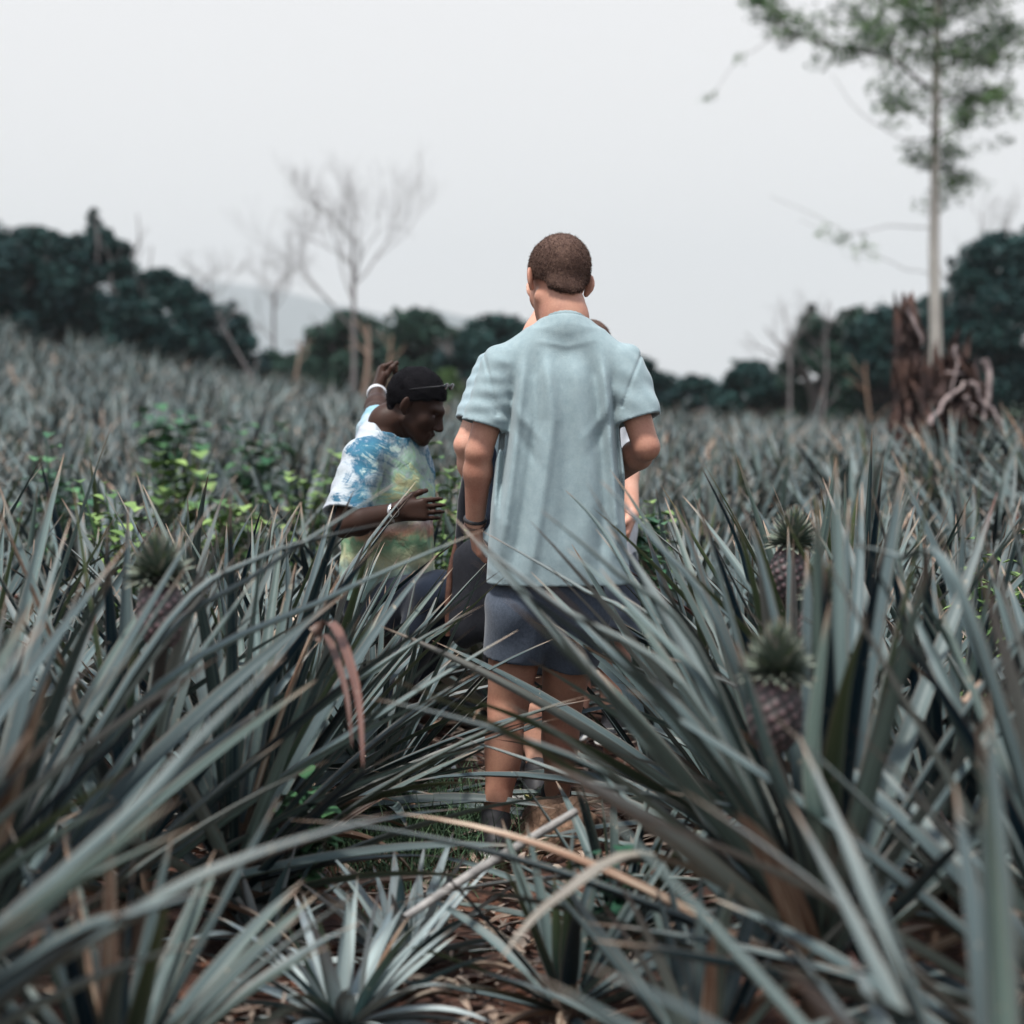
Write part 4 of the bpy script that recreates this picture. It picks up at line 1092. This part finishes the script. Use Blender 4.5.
def shorts(root, org, J, mt, r0=.118, r1=.105, frac=.72, name='shorts', nz=None, waist=.155, vox=.0045, long=False):
    P = np.array([J['pel'], J['hpL'], J['hpR'], J['knL'], J['knR'], J['anL'], J['anR']])
    Fs = Field(P.min(0) - .2, P.max(0) + .24, vox); nz = nz or sines(21, 30, .004, (1, 1, .8))
    Fs.ell(J['pel'] + (0, 0, .03), (waist + .01, .125, .13), None, .03, 'add', None, None)
    for s_ in 'LR':
        hp, kn, an = J['hp' + s_], J['kn' + s_], J['an' + s_]
        if long:
            Fs.cone(hp, kn, r0, .082, .03, None, False, 'add', nz); Fs.cone(kn, an + (0, 0, .03), .08, .058, .02, None, True, 'add', nz)
        else:
            hm = hp + (kn - hp) * frac; u = _n(kn - hp)
            Fs.cone(hp, hm, r0, r1, .03, None, True, 'add', nz)
            Fs.cone(hm - u * .03, hm + u * .05, r1 - .012, r1 - .006, .003, None, False, 'sub')
    me, _, _ = Fs.mesh(name, mt, org); return link(name, me, root)

def sneakers(root, org, J, tb, gz, m1, m2):
    for s_ in 'LR': shoe(root, org, J['an' + s_], J.get('ff' + s_, J['tf']), m1, m2, gz[s_] if isinstance(gz, dict) else gz)

A3 = lambda *a: np.array(a, float)
# ---- 1. the standing man, seen from behind
Y = 6.2
J = dict(head=at(558, 280, Y + .05), hf=_n([-.30, .86, -.36]), hu=_n([-.03, .40, .9]), hs=1.08, tf=_n([.0, 1, 0]), gz=0.02,
         neck=at(565, 319, Y - .005), pel=at(553, 590, Y), hem=at(557, 583, Y),
         shL=at(504, 366, Y - .01), elL=at(479, 452, Y - .03), wrL=at(475, 523, Y + .05),
         shR=at(622, 368, Y - .01), elR=at(646, 447, Y - .05), wrR=at(613, 476, Y + .17),
         hpL=at(520, 610, Y), knL=at(508, 705, Y + .03), anL=at(495, 828, Y - .02),
         hpR=at(574, 612, Y), knR=at(562, 705, Y + .12), anR=at(556, 812, Y + .22),
         hdL=_n([.10, .30, -1]), hnL=_n([1, .3, 0]), htL=_n([.1, 1, .2]), curlL=(.5, .8, .6),
         hdR=_n([-.7, .75, 0]), hnR=_n([-.3, -.2, -1]), htR=_n([-.5, .8, .2]))
root, org, tb, hB, HL = person('man seen from behind in a pale teal t-shirt and navy shorts, head bowed', None, J, M_skin,
    dict(mt=M_hair, cutn=(0, -.62, .78), cutc=-.026, grow=.007, fuzz=22000, fl=.007, seed=3, amp=.0007))
folds = [([(524, 345), (520, 400), (512, 470), (503, 540)], -0.0170, 5.5), ([(545, 350), (552, 420), (541, 500), (530, 570)], -0.0153, 6), ([(572, 352), (580, 420), (586, 500), (580, 570)], -0.0102, 8),
         ([(600, 350), (606, 410), (612, 470), (617, 540)], -0.0187, 5), ([(620, 385), (618, 430), (624, 490)], -0.0136, 4), ([(502, 385), (499, 440), (494, 520)], -0.0136, 4),
         ([(534, 350), (536, 420), (525, 500), (515, 560)], 0.0153, 6), ([(590, 350), (597, 420), (602, 500), (600, 560)], 0.0170, 6.5), ([(561, 360), (566, 440), (560, 540)], 0.0102, 8),
         ([(512, 372), (508, 440), (500, 500)], 0.0153, 4.5), ([(613, 370), (615, 430), (620, 520)], 0.0136, 3.5),
         ([(545, 334), (565, 338), (590, 333)], 0.0068, 3), ([(540, 342), (566, 347), (594, 341)], -0.0068, 3)]
folds += [([(503, 402), (516, 430), (530, 452), (541, 468)], .005, 6), ([(506, 396), (524, 420), (541, 440)], -.005, 6), ([(618, 400), (604, 428), (590, 452)], .005, 6), ([(614, 392), (598, 420), (583, 438)], -.005, 6)]
FW = [([at(p[0], p[1], Y) for p in pl], amp * .85, w * 1.0 / 340.) for pl, amp, w in folds]
sn = sines(5, 19, .0052, (1.3, .2, .16)); sn2 = sines(6, 42, .0009, (1, .3, .4))
def man_folds(P):
    d = sn(P) + sn2(P)
    x, z, yb = P[..., 0], P[..., 2], np.clip((Y + .05 - P[..., 1]) / .1, 0, 1)
    for pl, amp, w in FW:
        zs = [p[2] for p in pl][::-1]; xs = [p[0] for p in pl][::-1]
        if abs(zs[-1] - zs[0]) > .08:
            fx = np.interp(z, zs, xs); fade = np.clip((z - zs[0] + .05) / .10, 0, 1) * np.clip((zs[-1] + .03 - z) / .10, 0, 1)
            d = d + amp * np.exp(-((x - fx) / w) ** 2) * fade * yb
        else:
            o_ = np.argsort([p[0] for p in pl]); xx = np.array([p[0] for p in pl])[o_]; zz = np.array([p[2] for p in pl])[o_]
            fz = np.interp(x, xx, zz); fade = np.clip((x - xx[0] + .03) / .04, 0, 1) * np.clip((xx[-1] + .03 - x) / .04, 0, 1)
            d = d + amp * np.exp(-((z - fz) / w) ** 2) * fade * yb
    return d
SW = [([at(483, 352, Y), at(489, 375, Y), at(497, 412, Y)]), ([at(643, 350, Y), at(632, 375, Y), at(621, 405, Y)])]
def seams(P):
    d = 0; x, z, yb = P[..., 0], P[..., 2], (P[..., 1] < Y)
    for pl in SW:
        zs = [p[2] for p in pl][::-1]; xs = [p[0] for p in pl][::-1]
        e = x - np.interp(z, zs, xs); d = d + (.0045 * np.exp(-(e / .005) ** 2)) * yb * (z > zs[0] - .01) * (z < zs[-1] + .02)
    return d
hz0 = J['hem'][2]
def row(py, l, r, hd, oy=0): c = ((l + r) / 2 - 512) / F * Y; return (at(512, py, Y)[2] - hz0, (r - l) / 2 / F * Y, hd, c - J['hem'][0], oy)
tb = basis([0, 1, 0], [0, 0, 1])
tab = [row(583, 486, 630, .150, .01), row(545, 488, 627, .142), row(500, 492, 624, .138), row(450, 499, 618, .134), row(405, 503, 617, .130), row(375, 505, 618, .118), row(352, 516, 612, .085), row(334, 534, 596, .06)]
S_, hems = shirt(root, org, J, tb, tab, M_shirt, (.70, .66), (.064, .074), man_folds, .004, seam=seams)
ring(S_, 'collar', org, J['neck'] + A3(0, .004, -.004), _n([0, .30, 1]), .0645, .0060, M_shirt, 1.8)
shorts(root, org, J, M_shorts, .104, .094, .50, waist=.135)
sneakers(root, org, J, tb, {'L': .015, 'R': .05}, M_dark, M_white)
fa = _n(J['wrL'] - J['elL'])
ring(root, 'wristband', org, J['wrL'] - fa * .012, fa, .0300, .0055, M_dark, 1.3)
ring(root, 'wristband', org, J['wrL'] + fa * .004, _n(fa + A3(.2, .1, 0)), .0300, .0045, M_leather, 1.0)

# ---- 2. person walking ahead of him, mostly hidden
Y = 6.95
J = dict(head=at(556, 288, Y + .05), hf=_n([.1, .9, -.5]), hu=_n([0, .5, .85]), tf=_n([.05, 1, 0]), gz=.04,
         neck=at(543, 338, Y), pel=at(533, 570, Y), hem=at(533, 560, Y),
         shL=at(496, 372, Y), elL=at(466, 445, Y - .05), wrL=at(484, 512, Y + .08),
         shR=at(590, 368, Y), elR=at(606, 440, Y), wrR=at(585, 450, Y + .24),
         hpL=at(508, 585, Y), knL=at(515, 690, Y + .04), anL=at(512, 795, Y),
         hpR=at(555, 585, Y), knR=at(540, 690, Y + .04), anR=at(538, 795, Y - .1),
         hdL=_n([.5, .8, -.4]), hnL=_n([.5, 0, -.8]), htL=_n([1, .3, .2]), hdR=_n([-.5, .8, 0]), hnR=_n([0, 0, -1]), htR=_n([-1, 0, 0]))
root, org, tb, hB, HL = person('person hidden in front of the standing man, left elbow and light sleeve showing', None, J, M_skin2,
    dict(mt=M_hair, cutn=(0, -.5, .86), cutc=-.034, fuzz=2500, seed=5), .006)
tb = basis(J['tf'], [0, 0, 1])
tab = [(0, .18, .13, 0, 0), (.2, .17, .125, 0, 0), (.45, .17, .12, .0, 0), (.62, .17, .10, .01, 0), (.70, .10, .07, .02, 0)]
shirt(root, org, J, tb, tab, M_shirt2, (.72, .72), (.066, .072), sines(8, 18, .005), .006)
shorts(root, org, J, M_charcoal, .112, .10, .80, vox=.006)
sneakers(root, org, J, tb, .04, M_dark, M_white)
# dark shoulder bag at the hip of that person, with a brown edge and strap
bag = empty('shoulder_bag', tuple(at(474, 620, 6.85))); tag(bag, 'dark shoulder bag with brown edging hanging behind the standing man’s hand', 'bag')
bo = at(474, 620, 6.85); Fg = Field(bo - A3(.2, .2, .2), bo + A3(.2, .2, .45), .006)
Fg.cone(bo + A3(0, 0, .0), bo + A3(0, 0, .20), .085, .075, .02, ([0, 1, 0], .55), False, 'add', sines(3, 25, .004)); me, _, _ = Fg.mesh('bag_body', M_charcoal, bo); link('bag_body', me, bag)
t = Acc()
for x in (-.082,): tube(t, [A3(x, -.012, -.05), A3(x - .002, -.016, .05), A3(x + .006, -.012, .16), A3(x + .03, 0, .27)], [.010, .011, .010, .008], 7, cap=False)
link('edging', t.mesh('edging', M_leather), bag)
t = Acc(); P0 = at(468, 545, 6.85) - bo; tube(t, [A3(-.05, 0, .22), at(462, 500, 6.85) - bo, at(470, 460, 6.83) - bo, at(486, 400, 6.80) - bo, at(500, 350, 6.82) - bo], [.014] * 5, 8, cap=False); link('strap', t.mesh('strap', M_charcoal), bag)
bp = at(488, 482, 6.93); pk = Field(bp - .2, bp + .25, .006)
pk.cone(bp - A3(0, 0, .10), bp + A3(0.0, 0, .08), .085, .080, .02, ([0, 1, 0], .9), False, 'add', sines(4, 22, .005)); me, _, _ = pk.mesh('waist_pack', M_navy, bp)
tag(link('waist_pack', me, None, tuple(bp)), 'dark navy pack seen between the standing man’s arm and shirt', 'bag')

# ---- 3. third person, beyond, mostly hidden on the right
Y = 7.9
J = dict(head=at(588, 353, Y), hf=_n([-.3, -.85, -.45]), hu=_n([0, -.45, .9]), tf=_n([-.3, -1, 0]), gz=.08,
         neck=at(588, 390, Y + .03), pel=at(592, 562, Y + .05), hem=at(592, 560, Y + .05),
         shR=at(556, 402, Y), elR=at(545, 470, Y - .05), wrR=at(570, 490, Y - .25),
         shL=at(622, 404, Y + .05), elL=at(626, 458, Y), wrL=at(632, 515, Y - .10),
         hpR=at(575, 575, Y), knR=at(575, 660, Y), anR=at(575, 745, Y), hpL=at(612, 575, Y), knL=at(614, 660, Y), anL=at(614, 745, Y),
         hdL=_n([-.3, -.5, -.9]), hnL=_n([-1, 0, 0]), htL=_n([0, -1, 0]), hdR=_n([.5, -.8, -.2]), hnR=_n([0, 0, -1]), htR=_n([1, 0, 0]))
root, org, tb, hB, HL = person('person in a white shirt hidden beyond the standing man’s right arm', None, J, M_skin2,
    dict(mt=M_hair, cutn=(0, -.5, .86), cutc=-.034, fuzz=2500, seed=6), .006)
tb = basis(J['tf'], [0, 0, 1])
tab = [(0, .17, .13, 0, 0), (.2, .165, .12, 0, 0), (.45, .165, .12, .0, 0), (.58, .16, .10, .0, 0), (.64, .10, .07, .0, 0)]
shirt(root, org, J, tb, tab, M_shirt3, (.80, .80), (.062, .066), sines(9, 18, .005), .006)
shorts(root, org, J, M_shorts, .108, .10, .75, vox=.006)
sneakers(root, org, J, tb, .08, M_dark, M_white)

# ---- 4. the crouching man in the tie-dye shirt
Y = 7.35
pit = R(-26); yaw = R(14)
hf = A3(cos(pit) * cos(yaw), -cos(pit) * sin(yaw), sin(pit)); hu = A3(-sin(pit) * cos(yaw), sin(pit) * sin(yaw), cos(pit))
J = dict(head=at(417, 404, Y - .03), hf=hf, hu=hu, tf=_n([.72, -.66, -.12]), gz=.06, hs=1.0,
         neck=at(387, 424, Y), cu=(.45, -.15, .8), cn=(.75, -.35, .75), pel=at(388, 612, Y + .10), hem=at(388, 592, Y + .08),
         shR=at(364, 458, Y - .14), elR=at(344, 526, Y - .26), wrR=at(397, 512, Y - .36),
         shL=at(377, 434, Y + .10), elL=at(376, 413, Y + .26), wrL=at(377, 391, Y + .46),
         hpR=at(378, 612, Y + .04), knR=at(436, 596, Y - .28), anR=at(392, 705, Y - .22),
         hpL=at(400, 612, Y + .18), knL=at(448, 606, Y + .02), anL=at(415, 700, Y + .10),
         hdR=_n([1, .15, .08]), hnR=_n([-.1, 1, -.1]), htR=_n([0, .1, 1]), curlR=(.22, .30, .2),
         hdL=_n([.18, .2, .9]), hnL=_n([.8, .2, -.3]), htL=_n([.2, -1, .3]), curlL=(.9, 1.2, .8))
M_tie, nt, b = mat('tie_dye_cotton')
tc = nt.nodes.new('ShaderNodeTexCoord'); ctr = nt.nodes.new('ShaderNodeVectorMath'); ctr.operation = 'SUBTRACT'
fx = (J['anL'] + J['anR']) / 2; o4 = A3(fx[0], fx[1], J['gz'])
cpt = at(438, 500, Y - .18) - o4; ctr.inputs[1].default_value = tuple(cpt)
nt.links.new(tc.outputs['Object'], ctr.inputs[0])
ln = nt.nodes.new('ShaderNodeVectorMath'); ln.operation = 'LENGTH'; nt.links.new(ctr.outputs[0], ln.inputs[0])
spx = nt.nodes.new('ShaderNodeSeparateXYZ'); nt.links.new(ctr.outputs[0], spx.inputs[0])
ang = nt.nodes.new('ShaderNodeMath'); ang.operation = 'ARCTAN2'; nt.links.new(spx.outputs[2], ang.inputs[0]); nt.links.new(spx.outputs[0], ang.inputs[1])
cmb = nt.nodes.new('ShaderNodeCombineXYZ'); nt.links.new(mth(nt, 'MULTIPLY', ang.outputs[0], 7), cmb.inputs[0]); nt.links.new(mth(nt, 'MULTIPLY', ln.outputs['Value'], 6), cmb.inputs[1])
rays = noise(nt, 1.0, cmb.outputs[0], 5, .7, .8)
blot = noise(nt, 13, tc.outputs['Object'], 5, .7, .5)
rad = mth(nt, 'ADD', ln.outputs['Value'], mth(nt, 'MULTIPLY', mth(nt, 'SUBTRACT', rays, .5), .24)); rad = mth(nt, 'ADD', rad, mth(nt, 'MULTIPLY', mth(nt, 'SUBTRACT', blot, .5), .30))
c = ramp(nt, rad, [(.02, (.80, .50, .46)), (.06, (.78, .70, .38)), (.13, (.74, .74, .42)), (.17, (.42, .66, .48)), (.215, (.52, .62, .60)), (.25, (.06, .20, .29)), (.30, (.05, .16, .26)), (.34, (.56, .60, .64)), (.42, (.54, .54, .62)), (.50, (.30, .50, .60))])
c = mixc(nt, ramp(nt, blot, [(.50, (0, 0, 0)), (.66, (.75, .75, .75))]), c, (.55, .61, .64))
low = mth(nt, 'MULTIPLY', mth(nt, 'SUBTRACT', -.05, spx.outputs[2]), 14, True)
lowc = ramp(nt, mth(nt, 'ADD', mth(nt, 'MULTIPLY', spx.outputs[2], -2.6), mth(nt, 'MULTIPLY', blot, .4)), [(.3, (.72, .40, .50)), (.48, (.65, .30, .20)), (.60, (.22, .40, .24)), (.75, (.70, .68, .42)), (.9, (.35, .5, .45))])
c = mixc(nt, low, c, lowc)
dk = noise(nt, 9, coords(nt, (2.6, 2.6, .9)), 4, .6)
frnt = mth(nt, 'MULTIPLY', mth(nt, 'SUBTRACT', .06, mth(nt, 'ABSOLUTE', mth(nt, 'SUBTRACT', spx.outputs[0], .01))), 20, True)
c = mixc(nt, mth(nt, 'MULTIPLY', frnt, mth(nt, 'GREATER_THAN', dk, .56)), c, (.05, .07, .16))
c = mixc(nt, 1.0, c, (.68, .70, .70), 'MULTIPLY')
nt.links.new(c, b.inputs['Base Color']); b.inputs['Roughness'].default_value = .9; b.inputs['Specular IOR Level'].default_value = .15
bump(nt, b, noise(nt, 18, coords(nt), 5, .6, .8), .6, .012)
root, org, tb, hB, HL = person('crouching man in a tie-dye t-shirt looking down in profile, one arm raised', None, J, M_skin_dark,
    dict(mt=M_hair_black, cutn=(0, -.48, .88), cutc=-.022, grow=.010, fuzz=9000, fl=.006, seed=7, amp=.0022), .0045)
tb = basis(J['tf'], J['neck'] - J['pel'])
LL = float((J['neck'] - J['hem']) @ tb[2])
fn4 = sines(12, 20, .006, (1, 1, .8)); fn5 = sines(13, 52, .0022)
tab = [(0, .18, .135, 0, 0), (LL * .3, .175, .135, 0, .0), (LL * .6, .175, .125, 0, 0), (LL * .84, .165, .105, 0, 0), (LL * .98, .09, .075, 0, 0)]
S4, hems = shirt(root, org, J, tb, tab, M_tie, (.74, .85), (.068, .082), lambda P: fn4(P) + fn5(P), .0045, ends=(.054, .082))
shorts(root, org, J, M_navy, .112, .10, .8, 'trousers', long=True)
sneakers(root, org, J, tb, .06, M_dark, M_white)
fa = _n(J['wrR'] - J['elR']); wc = J['wrR'] - fa * .012
wt = ring(root, 'watch', org, wc, fa, .0295, .0035, M_metal, 2.2)
a_ = Acc(); fd = _n([.0, -1, .15]); tube(a_, [wc + fd * .030 - org, wc + fd * .040 - org], [.019, .018], 20); link('dial', a_.mesh('dial', M_white), wt)
fl_ = _n(J['wrL'] - J['elL']); ring(root, 'wristband', org, J['wrL'] - fl_ * .03, fl_, .033, .0045, M_shirt3, 2.6)
# sunglasses pushed up on the forehead
gl = None
def HLo(*a): return HL(*a) - org
a_ = Acc()
for q in (-1, 1):
    tube(a_, [HLo(q * .084, -.03, .040), HLo(q * .086, .02, .072), HLo(q * .066, .068, .100)], [.001, .0012, .0025], 6)
tube(a_, [HLo(-.066, .068, .100), HLo(0, .078, .106), HLo(.066, .068, .100)], [.004, .005, .004], 6)
gl = link('sunglasses', a_.mesh('sunglasses', M_dark), root)
for q in (-1, 1):
    a_ = Acc(); V = bv * np.array([.024, .006, .014]); V = V @ basis(hf * .85 + q * A3(*hB[0]) * .25, hu).T.T if False else (V[:, :1] * hB[0] + V[:, 1:2] * hB[1] + V[:, 2:] * hB[2])
    a_.add(V + HLo(q * .036, .076, .102), bq); link('lens', a_.mesh('lens', M_lens), gl)

#ENDPEOPLE
# ------------------------------------------------------------------ haze
bm = bmesh.new(); bmesh.ops.create_cube(bm, size=1)
me = bpy.data.meshes.new('haze'); bm.to_mesh(me); bm.free()
hz = bpy.data.objects.new('haze', me); col.objects.link(hz)
hz.scale = (7400, 4700, 330); hz.location = (0, 4700 / 2 - 60, 330 / 2 - 6)
m = bpy.data.materials.new('haze_air'); m.use_nodes = True; nt = m.node_tree; nt.nodes.clear()
o = nt.nodes.new('ShaderNodeOutputMaterial'); pv = nt.nodes.new('ShaderNodeVolumePrincipled')
pv.inputs['Color'].default_value = (.64, .65, .67, 1); pv.inputs['Density'].default_value = .00032; pv.inputs['Anisotropy'].default_value = .0
nt.links.new(pv.outputs[0], o.inputs['Volume']); me.materials.append(m)
m.cycles.homogeneous_volume = True
tag(hz, 'pale haze over the field and far hills', 'haze', None, 'stuff')
